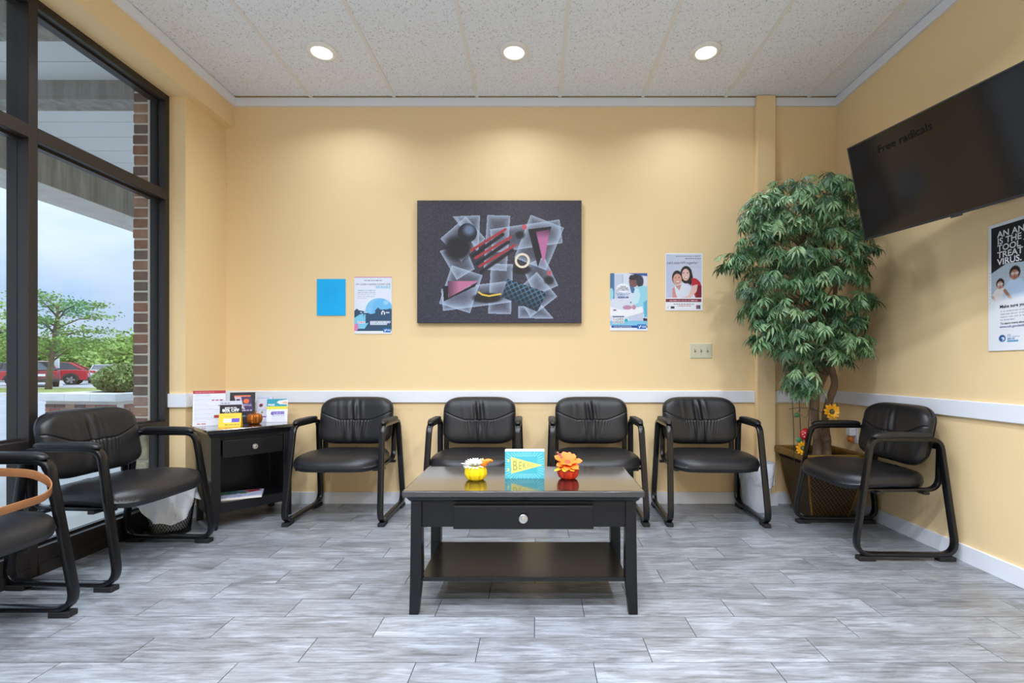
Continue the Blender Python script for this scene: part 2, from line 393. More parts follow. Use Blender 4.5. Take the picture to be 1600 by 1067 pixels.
# ---------------------------------------------------------------- storefront window
win = empty('window_1', (XG, 0, 0)); win['kind'] = 'structure'
D = .108; gx = -.055                       # frame depth and glass line, measured from the room face
mull = [YP-.02, 2.291, 1.44, .59, -.26, -1.11, -1.96, -2.81]
MB().box(-D, 0, YP-.036, YP, 0, ZBEAM).build('jamb', M_BRONZE, win, bevel=.002)
MB().box(-.062, -.048, YP-.045, YP-.036, .1, ZBEAM-.04).build('glazing_gasket', M_RUB, win)
for y in mull[1:]:
    MB().box(-D, 0, y-.021, y+.021, 0, ZBEAM).build('mullion', M_BRONZE, win, bevel=.002)
for i in range(len(mull)-1):
    ya, yb = mull[i+1]+.021, (YP-.036 if i == 0 else mull[i]-.021)
    MB().box(-D, 0, ya, yb, ZBEAM-.042, ZBEAM).build('head', M_BRONZE, win, bevel=.002)
    MB().box(-D, .002, ya, yb, 2.09, 2.155).build('transom', M_BRONZE, win, bevel=.003)
    MB().box(-D, .002, ya, yb, .605, .655).build('mid_rail', M_BRONZE, win, bevel=.003)
    MB().box(-D, .004, ya, yb, 0, .133).box(.004, .01, ya, yb, 0, .055).build('sill', M_BRONZE, win, bevel=.002)
    for za, zb in ((.133, .605), (.655, 2.09), (2.155, ZBEAM-.042)):
        MB().box(gx-.003, gx+.003, ya, yb, za, zb).build('glass_pane', M_GLASS, win)
        MB().box(gx-.014, gx+.014, ya, yb, za, za+.012).box(gx-.014, gx+.014, ya, yb, zb-.012, zb).build('glazing_bead', M_BRONZE, win)
MB().box(-D, 0, YF, mull[-1]-.021, 0, ZBEAM).build('end_panel', M_BRONZE, win)

# ================================================================== OUTSIDE
M_CONC = mat('pale_concrete', (220, 218, 214), .85, noise=(4, .06), bump=(60, .2, .003))
M_ASPH = mat('worn_asphalt', (168, 170, 174), .9, noise=(1.5, .1), bump=(80, .3, .004))
M_GRASS = mat('dry_lawn', (150, 158, 88), .95, noise=(2, .3), bump=(50, .6, .02))
M_SOFF = mat('white_soffit_board', (226, 229, 230), .6)
M_STUC = mat('weathered_stucco', (150, 146, 138), .9, noise=(3, .3, (6, 6, .6)), bump=(40, .5, .006))
M_STUC2 = mat('pale_stucco', (196, 192, 184), .9, noise=(6, .1), bump=(40, .3, .004))
M_MORT = mat('pale_mortar', (208, 198, 184), .95, bump=(60, .4, .004))
BR = [mat('brick_%d' % i, c, .85, noise=(25, .22), bump=(70, .4, .003)) for i, c in enumerate(((136, 92, 78), (112, 84, 76), (150, 108, 90), (100, 84, 78), (160, 124, 106)))]
M_BLOCK = mat('split_face_block', (186, 174, 150), .95, noise=(12, .25), bump=(30, .9, .012))
XO = XG-D
struct('sidewalk', MB().box(-6.4, XO, -12, 14, -.25, -.02), M_CONC)
struct('ground', MB().box(-140, -6.4, -40, 160, -.5, -.15).box(-6.4, XR+30, 14, 160, -.5, -.15), M_ASPH)
# lawn island with its kerb under the young tree
isl = [(-40, 20.2), (-17, 20.2), (-17, 25.6), (-40, 25.6)]
struct('grass_island', MB().prism(isl, -.15, -.06), M_GRASS)
struct('kerb', MB().box(-40, -16.85, 20.0, 20.2, -.15, -.03).box(-17, -16.85, 20.2, 25.8, -.15, -.03).box(-40, -17, 25.6, 25.8, -.15, -.03), M_CONC)
# canopy over the walk
ZS = 3.1
XCI, XCO, ZCB = -4.69, -5.19, 2.75
can = empty('canopy', (0, 0, 0)); can['kind'] = 'structure'
MB().box(XCI, XO, -12, 14, ZS+.03, ZS+.35).build('roof_deck', M_STUC2, can)
y = -4.0
while y < 10.5:
    MB().box(XCI, XO, y+.004, y+.266, ZS, ZS+.03).build('soffit_board', M_SOFF, can); y += .27
fas = MB().box(XCO, XCI, -12, 14, ZCB+.005, ZS+.5).build('fascia', M_STUC, can)
MB().box(XCO-.004, XCI+.004, -12, 14, ZCB, ZCB+.006).build('fascia_underside', M_STUC2, can)
for yb_ in (2.72, 3.50, -.8):
    MB().box(XCI, XO, yb_, yb_+.16, 2.96, ZS).build('cross_beam', M_STUC, can)
# brick pier beside the window, course by course
pier = struct('wall_pier', MB().box(XO-.091, XO+.01, YP-.037, YB+3.5, .60, ZBEAM+.35).box(XO-.085, XO+.1, YP+.02, YB+.3, .60, ZBEAM+.3), M_MORT)
z = .62; i = 0
while z < ZBEAM+.25:
    ln = .19 if i % 2 else .095
    j = random.uniform(-.004, .004)
    MB().box(XO-.096+j, XO-.004, YP-.042, YP-.042+ln, z, z+.057).build('brick', random.choice(BR), pier, bevel=.006)
    yy = YP-.042+ln+.01
    for q in range(2):
        MB().box(XO-.096, XO-.02, yy, yy+.19, z, z+.057).build('brick', random.choice(BR), pier); yy += .2
    z += .0677; i += 1
base = struct('wall_pier_base', MB().box(XO-.10, XO, YP-.034, YB+3.5, -.1, .60), M_MORT)
for q in range(3):
    MB().box(XO-.12, XO-.003, YP-.048, YP+.34, .0+.2*q+.006, .2*q+.194).build('stone_block', M_BLOCK, base, bevel=.012)
# raised brick planter with concrete coping
pl = empty('raised_planter', (-6.97, 8.0, -.02), math.radians(-8), 'low brick planter with pale concrete coping outside the window', 'planter')
PX0, PDY, PH = -1.42, 2.6, .46
MB().box(PX0, 0, 0, PDY, 0, PH).build('core', M_MORT, pl)
c = 0; z = .01
bm_cache = [MB().box(0, .19, 0, .02, 0, .057).mesh('brick') for _ in BR]
for q, me in enumerate(bm_cache): me.materials.append(BR[q])
while z < PH-.05:
    x = PX0-(0 if c % 2 else .1)
    while x < -.05:
        o = bpy.data.objects.new('brick', random.choice(bm_cache)); C.objects.link(o); o.parent = pl
        xa = max(x, PX0); o.location = (xa, -.012, z); o.scale.x = (min(x+.19, 0)-xa)/.19; x += .2
    yv = .1 if c % 2 else 0
    while yv < 1.6:
        o = bpy.data.objects.new('brick', random.choice(bm_cache)); C.objects.link(o); o.parent = pl
        o.location = (.012, yv, z); o.rotation_euler = (0, 0, PI/2); yv += .2
    z += .0677; c += 1
cw = .50
x = PX0-.06
while x < -.05:
    MB().box(x+.003, min(x+cw, .06)-.003, -.06, .30, PH, PH+.13).build('coping_stone', M_CONC, pl, bevel=.008); x += cw
for q in range(3):
    MB().box(-.30, .06, .306+q*.7, .30+(q+1)*.7, PH, PH+.13).build('coping_stone', M_CONC, pl, bevel=.008)
MB().box(PX0-.06, PX0+.28, .306, PDY, PH, PH+.13).build('coping_stone', M_CONC, pl, bevel=.008)
MB().box(PX0+.28, -.30, .30, PDY, PH, PH+.08).build('soil', mat('soil', (80, 66, 52), .95, noise=(20, .3)), pl)

def leaf_cloud(points, size, seed, mats_n=1, flat=.0, aspect=.5):
    """one mesh of many small folded leaves around the given points"""
    r = np.random.default_rng(seed); n = len(points); P = np.asarray(points)
    d = r.normal(size=(n, 3)); d /= np.linalg.norm(d, axis=1)[:, None]; d[:, 2] *= (1-flat); d /= np.linalg.norm(d, axis=1)[:, None]
    e = np.cross(d, r.normal(size=(n, 3))); e /= np.linalg.norm(e, axis=1)[:, None]
    s = size*(.6+.8*r.random(n))[:, None]
    a = P-d*s*.5; b = P+e*s*aspect*.5; c_ = P+d*s*.5; f = P-e*s*aspect*.5
    v = np.stack([a, b, c_, f], 1).reshape(-1, 3)
    m = MB(); m.v = [tuple(q) for q in v]; m.f = [(4*i, 4*i+1, 4*i+2, 4*i+3) for i in range(n)]
    return m
def blob(n, c, r, seed, hollow=.5):
    g = np.random.default_rng(seed); d = g.normal(size=(n, 3)); d /= np.linalg.norm(d, axis=1)[:, None]
    rad = (hollow+(1-hollow)*g.random(n)**.6)[:, None]
    return np.asarray(c)+d*rad*np.asarray(r)
def leaf_mat(name, c, tr=.25):
    m = mat(name, c, .55, noise=(3, .3)); p = m.node_tree.nodes['Principled BSDF']
    p.inputs['Subsurface Weight'].default_value = 0; return m
M_LF1 = leaf_mat('bright_leaf', (112, 150, 66)); M_LF2 = leaf_mat('yellow_green_leaf', (146, 176, 88)); M_LF3 = leaf_mat('box_leaf', (124, 146, 84)); M_LFD = leaf_mat('deep_leaf', (70, 104, 58))
M_BARK = mat('grey_bark', (112, 98, 86), .9, noise=(8, .25, (1, 1, .3)), bump=(30, .5, .01))
def shrub(loc, r, label, seed):
    t = empty('shrub', loc, 0, label, 'shrub')
    pts = blob(9000, (0, 0, r[2]*.9), r, seed, .8); pts = pts[pts[:, 2] > .0]
    o = leaf_cloud(pts, .07, seed).build('foliage', M_LF3, t); o['kind'] = 'stuff'
    MB().sphere((0, 0, r[2]*.85), .8, 14, 10, sc=r).build('inner_growth', mat('dark_twig', (70, 78, 50), .95), t, smooth=True)
    return t
shrub((-7.62, 9.05, .53), (.60, .52, .29), 'clipped green shrub growing in the brick planter outside', 3)

def grow(root, h, spread, seed, name, label, leafm, nleaf, lsize, lean=0, branches=16, trunk_r=.13, first=.35, flat=.5, group=None, droop=0, vt=.42):
    g = random.Random(seed); t = empty(name, root, 0, label, 'tree', group)
    tp = [(0, 0, 0), (lean*.2, 0, h*.2), (lean*.35, .05, h*.4), (lean*.7, 0, h*.65), (lean, .05, h*.9)]
    MB().tube(tp, trunk_r, 10, [1, .8, .7, .45, .15]).build('trunk', M_BARK, t, smooth=True)
    pts = []; bm = MB()
    for k in range(branches):
        u = first+(.95-first)*k/branches; a = k*2.4+g.uniform(-.4, .4); i = u*(len(tp)-1)*.98/.9 if u < .9 else 3.9
        i = min(int(u/.25), 3); w = (u-.25*i)/.25; b0 = Vector(tp[i]).lerp(Vector(tp[i+1]), min(w, 1))
        L = spread*(1.05-.75*abs(u-.55)/.6)*g.uniform(.7, 1.1)
        end = b0+Vector((math.cos(a)*L, math.sin(a)*L, h*.14*g.uniform(.3, 1.2)-droop*L)); mid = b0.lerp(end, .5)+Vector((0, 0, h*.05))
        bm.tube([b0, mid, end], trunk_r*.32, 6, [1, .6, .2])
        for q in range(nleaf//branches):
            s = .25+.85*g.random()**.7; p = (b0.lerp(mid, s*2) if s < .5 else mid.lerp(end, (s-.5)*2))
            R = spread*.22*(1.2-.3*s); pts.append((p.x+g.gauss(0, R), p.y+g.gauss(0, R), p.z+g.gauss(0, R*vt)+R*.2))
    bm.build('branches', M_BARK, t, smooth=True)
    o = leaf_cloud(pts, lsize, seed, flat=flat).build('foliage', leafm, t); o['kind'] = 'stuff'
    return t
tb = Vector((-24.9, 24.0, -.07))
grow((-24.4, 24.0, -.08), 4.9, 2.3, 11, 'young_tree', 'young airy tree with leaning trunk on the lawn island', M_LF1, 4200, .15, lean=.5, branches=18, trunk_r=.14, vt=.2)
grow((-29.4, 25.0, -.15), 5.0, 2.2, 15, 'young_tree', 'young tree at the window\'s far left edge behind the white car', M_LF2, 3600, .17, lean=-.3, branches=16, vt=.25)
bgt = [(-38, 46, 5.4, 4.2, 1, 'rounded yellow-green tree standing behind the silver sedan'), (-46, 47, 5.2, 4.0, 2, 'yellow-green tree right of the lamp post beyond the cars'),
       (-41.5, 55, 7.4, 5.0, 1, 'taller pale tree rising behind the rounded yellow-green trees'), (-53, 49, 5.6, 4.2, 1, 'bushy green tree directly behind the red car'),
       (-60, 52, 7.5, 4.2, 3, 'dark green tree in the far background behind the lamp post'), (-62, 50, 6, 4.2, 2, 'yellow-green tree at the far left beyond the parking lot'), (-33, 52, 6.8, 4.4, 2, 'pale tree touching the brick pier in the far background')]
for i, (x, y, h, s, k, lb) in enumerate(bgt):
    grow((x, y, -.15), h*.72, s, 40+i, 'background_tree', lb, (None, M_LF2, M_LF1, M_LFD)[k], 5500, .42, branches=22, trunk_r=.22, first=.22, group='trees beyond the parking lot', droop=.12)
# lamp post with its sign
lp = empty('lamp_post', (-30.4, 30.5, -.15), 0, 'slim grey lamp post with a small white sign', 'lamp post')
MB().tube([(0,0,0), (0,0,3), (0,0,5.1)], .065, 10).build('pole', mat('grey_steel', (92, 98, 108), .5), lp, smooth=True)
MB().lathe([(.22, 0), (.22, .3), (.14, .35)], 14).build('footing', M_CONC, lp)
MB().box(-.2, .2, -.14, -.10, 1.15, 1.85).build('sign', M_WHITE, lp)
MB().box(-.9, .0, -.1, .1, 5.0, 5.14).build('lamp_arm', MATS['grey_steel'], lp)
# parked cars
M_TYRE = mat('tyre', (28, 28, 30), .8); M_CGL = mat('car_glass', (34, 40, 46), .08, spec=.8); M_HUB = mat('alloy_wheel', (190, 192, 196), .3, metal=.8); M_TAIL = mat('tail_light', (190, 24, 28), .2); M_BUMP = mat('dark_bumper', (50, 52, 55), .6)
def car(loc, heading, colour, label, suv=True, cname='parked_car'):
    t = empty(cname, loc, heading, label, 'car', 'cars in the parking lot'); paint = mat('paint_%d_%d_%d' % colour, colour, .3, coat=.6, spec=.6)
    H = 1.58 if suv else 1.42; hw = .9
    low = [(-2.2, .35), (-2.28, .62), (-2.15, .93), (-1.0, 1.0 if suv else .96), (1.75, 1.04), (2.2, .98), (2.27, .6), (2.2, .32)]      # front at -x, rear at +x
    m = MB(); n = len(low); v = []
    for yy, sx, sz in ((-hw*.93, .975, .97), (-hw, 1, 1), (hw, 1, 1), (hw*.93, .975, .97)):
        v += [(p[0]*(sx if abs(yy) < hw else 1), yy, p[1]*(1 if yy in (-hw, hw) else 1)) for p in low]
    v = []
    for yy, ins in ((-hw, .05), (-hw+.04, 0), (hw-.04, 0), (hw, .05)):
        cx, cz = 0, .66; v += [(cx+(p[0]-cx)*(1-ins*.4), yy, cz+(p[1]-cz)*(1-ins*1.6)) for p in low]
    f = [tuple(range(n)), tuple(range(3*n, 4*n))[::-1]]
    for s in range(3):
        for k in range(n): f.append((s*n+k, s*n+(k+1)%n, (s+1)*n+(k+1)%n, (s+1)*n+k)[::-1])
    m.add(v, f).build('body', paint, t, angle=35)
    if suv: cab = [(-1.0, .98), (-.25, H-.06), (.3, H), (1.3, H-.06), (2.05, 1.03)]
    else: cab = [(-1.0, .95), (-.2, H-.05), (.3, H), (.9, H-.06), (1.75, 1.03)]
    gl = MB(); n = len(cab); v = []
    for sgn in (-1, 1): v += [(p[0], sgn*(hw-.1-(p[1]-.95)*.32), p[1]) for p in cab]
    gl.add(v, [tuple(range(n)), tuple(range(n, 2*n))[::-1]]+[(k, k+n, (k+1)%n+n, (k+1)%n) for k in range(n)]).build('windows', M_CGL, t)
    rf = MB(); rr = [(p[0], p[1]) for p in cab[1:4]]
    v = []
    for sgn in (-1, 1): v += [(p[0], sgn*(hw-.085-(p[1]-.95)*.32), p[1]-.05) for p in rr]+[(p[0]+.02, sgn*(hw-.16-(p[1]-.95)*.32), p[1]+.02) for p in rr]
    rf.add(v, [(0,1,4,3), (1,2,5,4), (6,9,10,7), (7,10,11,8), (3,4,10,9), (4,5,11,10), (0,3,9,6), (2,8,11,5), (0,6,7,1), (1,7,8,2)]).build('roof', paint, t)
    for sgn in (-1, 1):
        for k, nm in ((0, 'windscreen_pillar'), (3, 'rear_pillar')):
            pa, pb = cab[k], cab[k+1]
            P = lambda p: Vector((p[0], sgn*(hw-.09-(p[1]-.95)*.32), p[1]))
            MB().sweep([P(pa), P(pb)], rrect(.06, .025, .01), ref=(1,0,0)).build(nm, paint, t)
        pm_ = lambda x, zz: Vector((x, sgn*(hw-.09-(zz-.95)*.32), zz))
        MB().sweep([pm_(.45, 1.0), pm_(.5, H-.05)], rrect(.035, .02, .01), ref=(1,0,0)).build('centre_pillar', M_BUMP, t)
        MB().box(1.95, 2.27, sgn*(hw-.28)-.14, sgn*(hw-.28)+.14, .80, .96).build('tail_light', M_TAIL, t, bevel=.02)
        for xw in (-1.38, 1.38):
            wh = MB(); wh.prism([(.36*math.cos(a*PI/12)+xw, .36*math.sin(a*PI/12)+.34) for a in range(24)], sgn*(hw-.2), sgn*(hw+.02), 'y')
            wo = wh.build('wheel', M_TYRE, t)
            for s_ in range(5):
                a = s_*2*PI/5; MB().prism([(xw+.06*math.cos(a+1.2), .34+.06*math.sin(a+1.2)), (xw+.24*math.cos(a+.25), .34+.24*math.sin(a+.25)), (xw+.24*math.cos(a-.25), .34+.24*math.sin(a-.25)), (xw+.06*math.cos(a-1.2), .34+.06*math.sin(a-1.2))], sgn*(hw+.005), sgn*(hw+.035), 'y').build('spoke', M_HUB, wo)
            MB().prism([(.47*math.cos(a*PI/12)+xw, .47*math.sin(a*PI/12)+.34) for a in range(13)], sgn*(hw-.3), sgn*(hw+.01), 'y').build('wheel_arch', M_BUMP if suv else paint, t)
    MB().box(2.15, 2.33, -hw+.05, hw-.05, .3, .52).build('rear_bumper', M_BUMP if suv else paint, t, bevel=.04)
    MB().box(2.27, 2.31, -.25, .25, .66, .80).build('number_plate', M_WHITE, t)
    return t
car((-33.6, 32.9, -.15), math.radians(34), (176, 30, 48), 'red car parked with its rear wheel toward the young tree')
car((-34.1, 38.0, -.15), math.radians(-50), (196, 200, 206), 'silver sedan parked with its tail toward the window', False)
car((-31.2, 29.8, -.15), math.radians(-38), (140, 46, 60), 'maroon car half hidden behind the young tree trunk')
car((-25.6, 19.6, -.15), math.radians(40), (226, 230, 234), 'white car cut off by the window\'s left mullion', False)
car((-31.8, 41.6, -.15), math.radians(-52), (210, 214, 220), 'distant white car in the row behind the silver sedan', False)
car((-44.5, 40, -.15), math.radians(10), (60, 70, 84), 'distant dark blue car behind the red car')

# ================================================================== CEILING LIGHTS
M_LENS = mat('lit_lens', (255, 255, 250), .4, emit=((255, 250, 240), 6.0)); M_RING = mat('white_ring', (240, 238, 234), .4)
def downlight(x, y, label, lamp_w):
    t = empty('recessed_light', (x, y, ZC), 0, label, 'ceiling light', 'recessed ceiling lights')
    MB().lathe([(.062, -.001), (.064, -.010), (.078, -.009), (.094, -.003), (.095, .006), (.062, .006)], 40, caps=False).build('trim_ring', M_RING, t, smooth=True)
    MB().lathe([(.0615, -.004), (.0615, .004)], 32).build('lens', M_LENS, t)
    ld = bpy.data.lights.new('lamp', 'AREA'); ld.shape = 'DISK'; ld.size = .12; ld.energy = lamp_w; ld.color = (.90, .96, 1.06); ld.spread = math.radians(140)
    lo = bpy.data.objects.new('lamp', ld); C.objects.link(lo); lo.parent = t; lo.location = (0, 0, -.012)
    return t
for x, nm in ((-1.35, 'lit recessed ceiling light on the window side'), (-.14, 'lit recessed ceiling light above the painting, middle of three'), (1.067, 'lit recessed ceiling light nearest the television')):
    downlight(x, 3.02, nm, LAMP_W*.32)
for j, y in enumerate((1.80, .58, -.64, -1.86)):  # unseen rows of downlights, added to brighten the room evenly
    cols = (-1.35, -.14, 1.067) if j == 0 else (-1.96, -1.35, -.74, -.14, .47, 1.067)
    for i, x in enumerate(cols):
        downlight(x, y, 'added recessed fill light outside the picture, %s row, %s from the window' % (('second', 'third', 'fourth', 'fifth')[j], ('first', 'second', 'third', 'fourth', 'fifth', 'sixth')[i]), LAMP_W)

# ================================================================== CHAIRS
def cushion(a, b, nu, nv, fn, p=4):
    """rounded cushion: fn(U,V,X,Y,E,front)->(x,y,z); E is 1 in the middle and 0 on the edge"""
    s = np.sin(np.linspace(-PI/2, PI/2, nu)); t = np.sin(np.linspace(-PI/2, PI/2, nv)); s = .75*s+.25*np.linspace(-1, 1, nu); t = .75*t+.25*np.linspace(-1, 1, nv)
    U, V = np.meshgrid(s, t); X = a*U*(1-V**p/(p+1)); Y = b*V*(1-U**p/(p+1))
    m = np.maximum(np.abs(U), np.abs(V)); m = (np.abs(U)**10+np.abs(V)**10)**(1/10); E = np.clip(1-np.clip(m, 0, 1)**7, 0, 1)**.5
    E[0, :] = E[-1, :] = 0; E[:, 0] = E[:, -1] = 0
    vs_ = []; f = []; nq = nu*nv
    for fr in (1, 0): vs_.append(np.stack(fn(U, V, X, Y, E, fr), -1).reshape(-1, 3))
    i = np.arange(nq).reshape(nv, nu); q = np.stack([i[:-1, :-1], i[:-1, 1:], i[1:, 1:], i[1:, :-1]], -1).reshape(-1, 4)
    mb = MB(); mb.v = [tuple(p) for p in np.concatenate(vs_)]; mb.f = [tuple(r) for r in q]+[tuple(r[::-1]+nq) for r in q]
    return mb
def weld(o, d=1e-5):
    import bmesh
    bm = bmesh.new(); bm.from_mesh(o.data); bmesh.ops.remove_doubles(bm, verts=bm.verts, dist=d); bmesh.ops.recalc_face_normals(bm, faces=bm.faces); bm.to_mesh(o.data); bm.free()
    o.data.polygons.foreach_set('use_smooth', [True]*len(o.data.polygons)); return o
BT = .20                                                     # backrest lean
def back_place(x, z, d):                                     # d: out of the backrest toward the sitter
    zz = z; y = .175+zz*BT-.38*x*x-d
    return y
def make_chair():
    t = empty('guest_chair')
    def seat_fn(U, V, X, Y, E, fr):
        x = X*(1-.085*V); y = Y-.035; mid = .396-.022*np.clip(-V, 0, 1)**2-.014*np.clip(V, 0, 1)
        if fr:
            wr = .0055*np.exp(-((x/.07)**2))*np.clip((V-.35)*2, 0, 1)*np.sin(x*180+3*np.sin(V*9))
            z = mid+.058*E-.010*np.exp(-(x/.16)**2-((V-.2)/.6)**2)+wr*E
        else: z = mid-.042*E
        return x, y, z
    weld(cushion(.278, .258, 48, 44, seat_fn).build('seat', M_LEATH, t))
    def back_fn(U, V, X, Y, E, fr):
        z = .628+Y+.0*X; rel = (z-.618)
        seam = .628+.005+.055*np.clip((np.abs(X)-.10)/.14, 0, 1)**1.2
        dz = z-seam
        if fr:
            d = .058*E
            d -= .0065*np.exp(-(dz/.0032)**2)*np.clip(E*2, 0, 1)
            gat = np.clip(1-np.abs(X)/.15, 0, 1)
            jit = np.sin(X*61)*.8+np.sin(X*23+1)
            d += .0060*gat*np.where(dz < 0, np.exp(dz/.042), 0)*np.sin((X-dz*X*2.2)*300+jit)
            d += .0105*np.clip(1-np.abs(X+.02)/.13, 0, 1)*np.where(dz > 0, np.exp(-(dz-.05)**2/.006), .0)*np.sin((X+dz*.12)*118+1.3)*(np.cos(X*40)*.5+.6)
            d += .0060*np.exp(-(X/.07)**2)*np.where(dz < 0, np.exp(-((dz+.1)/.06)**2), 0)*np.sin(X*95+.6)
        else: d = -.040*E
        lean = .185+rel*BT-.42*X*X
        return X, lean-d, z
    weld(cushion(.258, .165, 170, 120, back_fn, 6).build('backrest', M_LEATH, t))
    def shell_fn(U, V, X, Y, E, fr):
        return X*.9, .185+.04+Y*.9*BT-.42*(X*.9)**2-(.004*E if fr else -.014*E), .628+Y*.9
    weld(cushion(.258, .165, 20, 16, shell_fn, 6).build('back_shell', M_RUB, t))
    prof = rrect(.019, .011, .006, 2)
    for sx in (-1, 1):
        loop = fillet([(sx*.302, -.262, .030), (sx*.285, -.165, .628), (sx*.285, .19, .628), (sx*.302, .262, .030)], [.075, .06, .06, .075])
        MB().sweep(loop, prof, ref=(1, 0, 0), closed=True).build('side_frame', M_FRAME, t, angle=40)
        J = fillet([(sx*.247, .222, .605), (sx*.247, .215, .355), (sx*.247, -.19, .35)], .07, closed=False, n=8)
        MB().sweep(J, rrect(.017, .009, .005, 2), ref=(1, 0, 0)).build('seat_support', M_FRAME, t, angle=40)
        def pad_fn(U, V, X, Y, E, fr): return X+sx*.285, Y-.005, .643+(.022*E if fr else -.006*E)-.006*np.clip(-V, 0, 1)**3
        weld(cushion(.026, .155, 12, 28, pad_fn).build('armrest_pad', M_PAD, t))
        for gy in (-.205, .205):
            MB().box(sx*.302-.021, sx*.302+.021, gy-.042, gy+.042, 0, .023).build('glide', M_RUB, t, bevel=.003)
    for yy in (-.12, .12):
        MB().sweep([(-.29, yy, .345), (.29, yy, .345)], rrect(.016, .008, .004, 2), ref=(0, 1, 0)).build('cross_bar', M_FRAME, t, angle=40)
    MB().sweep([(-.275, .205, .585), (.275, .205, .585)], rrect(.016, .008, .004, 2), ref=(0, 0, 1)).build('back_bar', M_FRAME, t, angle=40)
    return t
ch0 = make_chair()
CH = [((-1.28, 3.262), 0.0, 'black leather guest chair beside the dark side table'),
      ((-.405, 3.262), 0.0, 'black leather guest chair behind the coffee table\'s yellow pumpkin'),
      ((.392, 3.262), 0.0, 'black leather guest chair behind the coffee table\'s red pumpkin'),
      ((1.152, 3.250), -2.0, 'black leather guest chair in front of the white wastebasket'),
      ((1.925, 2.800), -91.0, 'black leather guest chair by the right wall in front of the potted tree'),
      ((-2.125, 2.465), 88.0, 'black leather guest chair by the window nearest the side table'),
      ((-2.115, 1.635), 90.0, 'black leather guest chair by the window with tan bag strap, cut off by the frame')]
for i, (p, a, lb) in enumerate(CH):
    o = ch0 if i == 0 else copy_tree(ch0)
    o.location = (p[0], p[1], 0); o.rotation_euler = (0, 0, math.radians(a)); tag(o, lb, 'chair', 'black leather guest chairs')

# ================================================================== COFFEE TABLE
ctab = empty('coffee_table', (-.052, 2.162, 0), 0, 'black wooden coffee table with drawer and lower shelf', 'table')
W2, D2, TH = .487, .243, .508
MB().box(-W2, W2, -D2, D2, TH-.026, TH).build('table_top', M_TOP, ctab, bevel=.005)
mo = MB(); prs = [(.0, TH-.026), (.012, TH-.032), (.018, TH-.042), (.026, TH-.05)]
for k in range(3):
    (i0, za), (i1, zb) = prs[k], prs[k+1]
    mo.hexa([(-W2+.004+i1, -D2+.004+i1, zb), (W2-.004-i1, -D2+.004+i1, zb), (W2-.004-i1, D2-.004-i1, zb), (-W2+.004+i1, D2-.004-i1, zb)],
            [(-W2+.004+i0, -D2+.004+i0, za), (W2-.004-i0, -D2+.004+i0, za), (W2-.004-i0, D2-.004-i0, za), (-W2+.004+i0, D2-.004-i0, za)])
mo.build('moulding', M_ESP, ctab)
lx, ly = .458, .212
for sx in (-1, 1):
    for sy in (-1, 1):
        def q(x0, x1, y0, y1, z): return [(min(sx*x0, sx*x1), min(sy*y0, sy*y1), z), (max(sx*x0, sx*x1), min(sy*y0, sy*y1), z), (max(sx*x0, sx*x1), max(sy*y0, sy*y1), z), (min(sx*x0, sx*x1), max(sy*y0, sy*y1), z)]
        m = MB(); m.add(q(lx-.031, lx+.006, ly-.031, ly+.006, 0)+q(lx-.045, lx+.003, ly-.045, ly+.003, .16)+q(lx-.043, lx, ly-.043, ly, TH-.05), [(3, 2, 1, 0), (8, 9, 10, 11)]+[(r*4+k, r*4+(k+1) % 4, r*4+4+(k+1) % 4, r*4+4+k) for r in range(2) for k in range(4)])
        m.build('leg', M_ESP, ctab, bevel=.003)
a0, a1 = .352, TH-.05
MB().box(-lx+.04, lx-.04, -ly+.010, -ly+.03, a0, a1).build('front_apron', M_ESP, ctab)
MB().box(-lx+.04, lx-.04, ly-.03, ly-.008, a0, a1).build('back_apron', M_ESP, ctab)
for sx in (-1, 1): MB().box(min(sx*(lx-.03), sx*(lx-.008)), max(sx*(lx-.03), sx*(lx-.008)), -ly+.04, ly-.04, a0, a1).build('side_apron', M_ESP, ctab)
dr = MB().box(-.284, .284, -ly-.012, -ly+.010, .349, .444).build('drawer', M_ESP, ctab, bevel=.003)
def knob(parent, loc, r=.0185, rot=(PI/2, 0, 0)):
    MB().lathe([(.006, 0), (.006, .012), (r*.75, .014), (r, .019), (r*.98, .024), (r*.8, .026), (r*.75, .0245), (r*.45, .028), (.002, .0285)], 24).build('knob', M_NICK, parent, smooth=True, loc=loc, rot=rot)
knob(dr, (0, -ly-.012, .3975))
MB().box(-lx+.036, lx-.036, -ly+.012, ly-.012, .128, .145).build('shelf', M_SHELF, ctab, bevel=.002)

# ================================================================== SIDE TABLE
SA = math.radians(48)
stab = empty('side_table', (-1.958, 3.222, 0), SA, 'black wooden side table with one drawer in the corner', 'table')
sw, sdp, sh = .235, .172, .622
MB().box(-sw-.028, sw+.028, -sdp-.028, sdp+.012, sh-.022, sh).build('table_top', M_TOP, stab, bevel=.004)
MB().hexa([(-sw-.004, -sdp-.004, sh-.05), (sw+.004, -sdp-.004, sh-.05), (sw+.004, sdp, sh-.05), (-sw-.004, sdp, sh-.05)], [(-sw-.022, -sdp-.022, sh-.022), (sw+.022, -sdp-.022, sh-.022), (sw+.022, sdp, sh-.022), (-sw-.022, sdp, sh-.022)]).build('moulding', M_ESP, stab)
for sx in (-1, 1):
    x0, x1 = sorted((sx*sw, sx*(sw-.05)))
    prof = [(sw, sh-.05), (sw-.052, sh-.05), (sw-.052, .11), (sw-.034, 0), (sw, 0)]
    MB().prism([(sx*a, b) for a, b in prof], -sdp, -sdp+.035, 'y').build('front_leg', M_ESP, stab, bevel=.002)
    b0, b1 = sorted((sx*sw, sx*(sw-.035)))
    MB().box(b0, b1, sdp-.035, sdp, 0, sh-.05).build('rear_leg', M_ESP, stab, bevel=.002)
    s0, s1 = sorted((sx*(sw-.004), sx*(sw-.02)))
    MB().box(s0, s1, -sdp+.03, sdp-.03, .085, sh-.05).build('side_panel', M_ESP, stab)
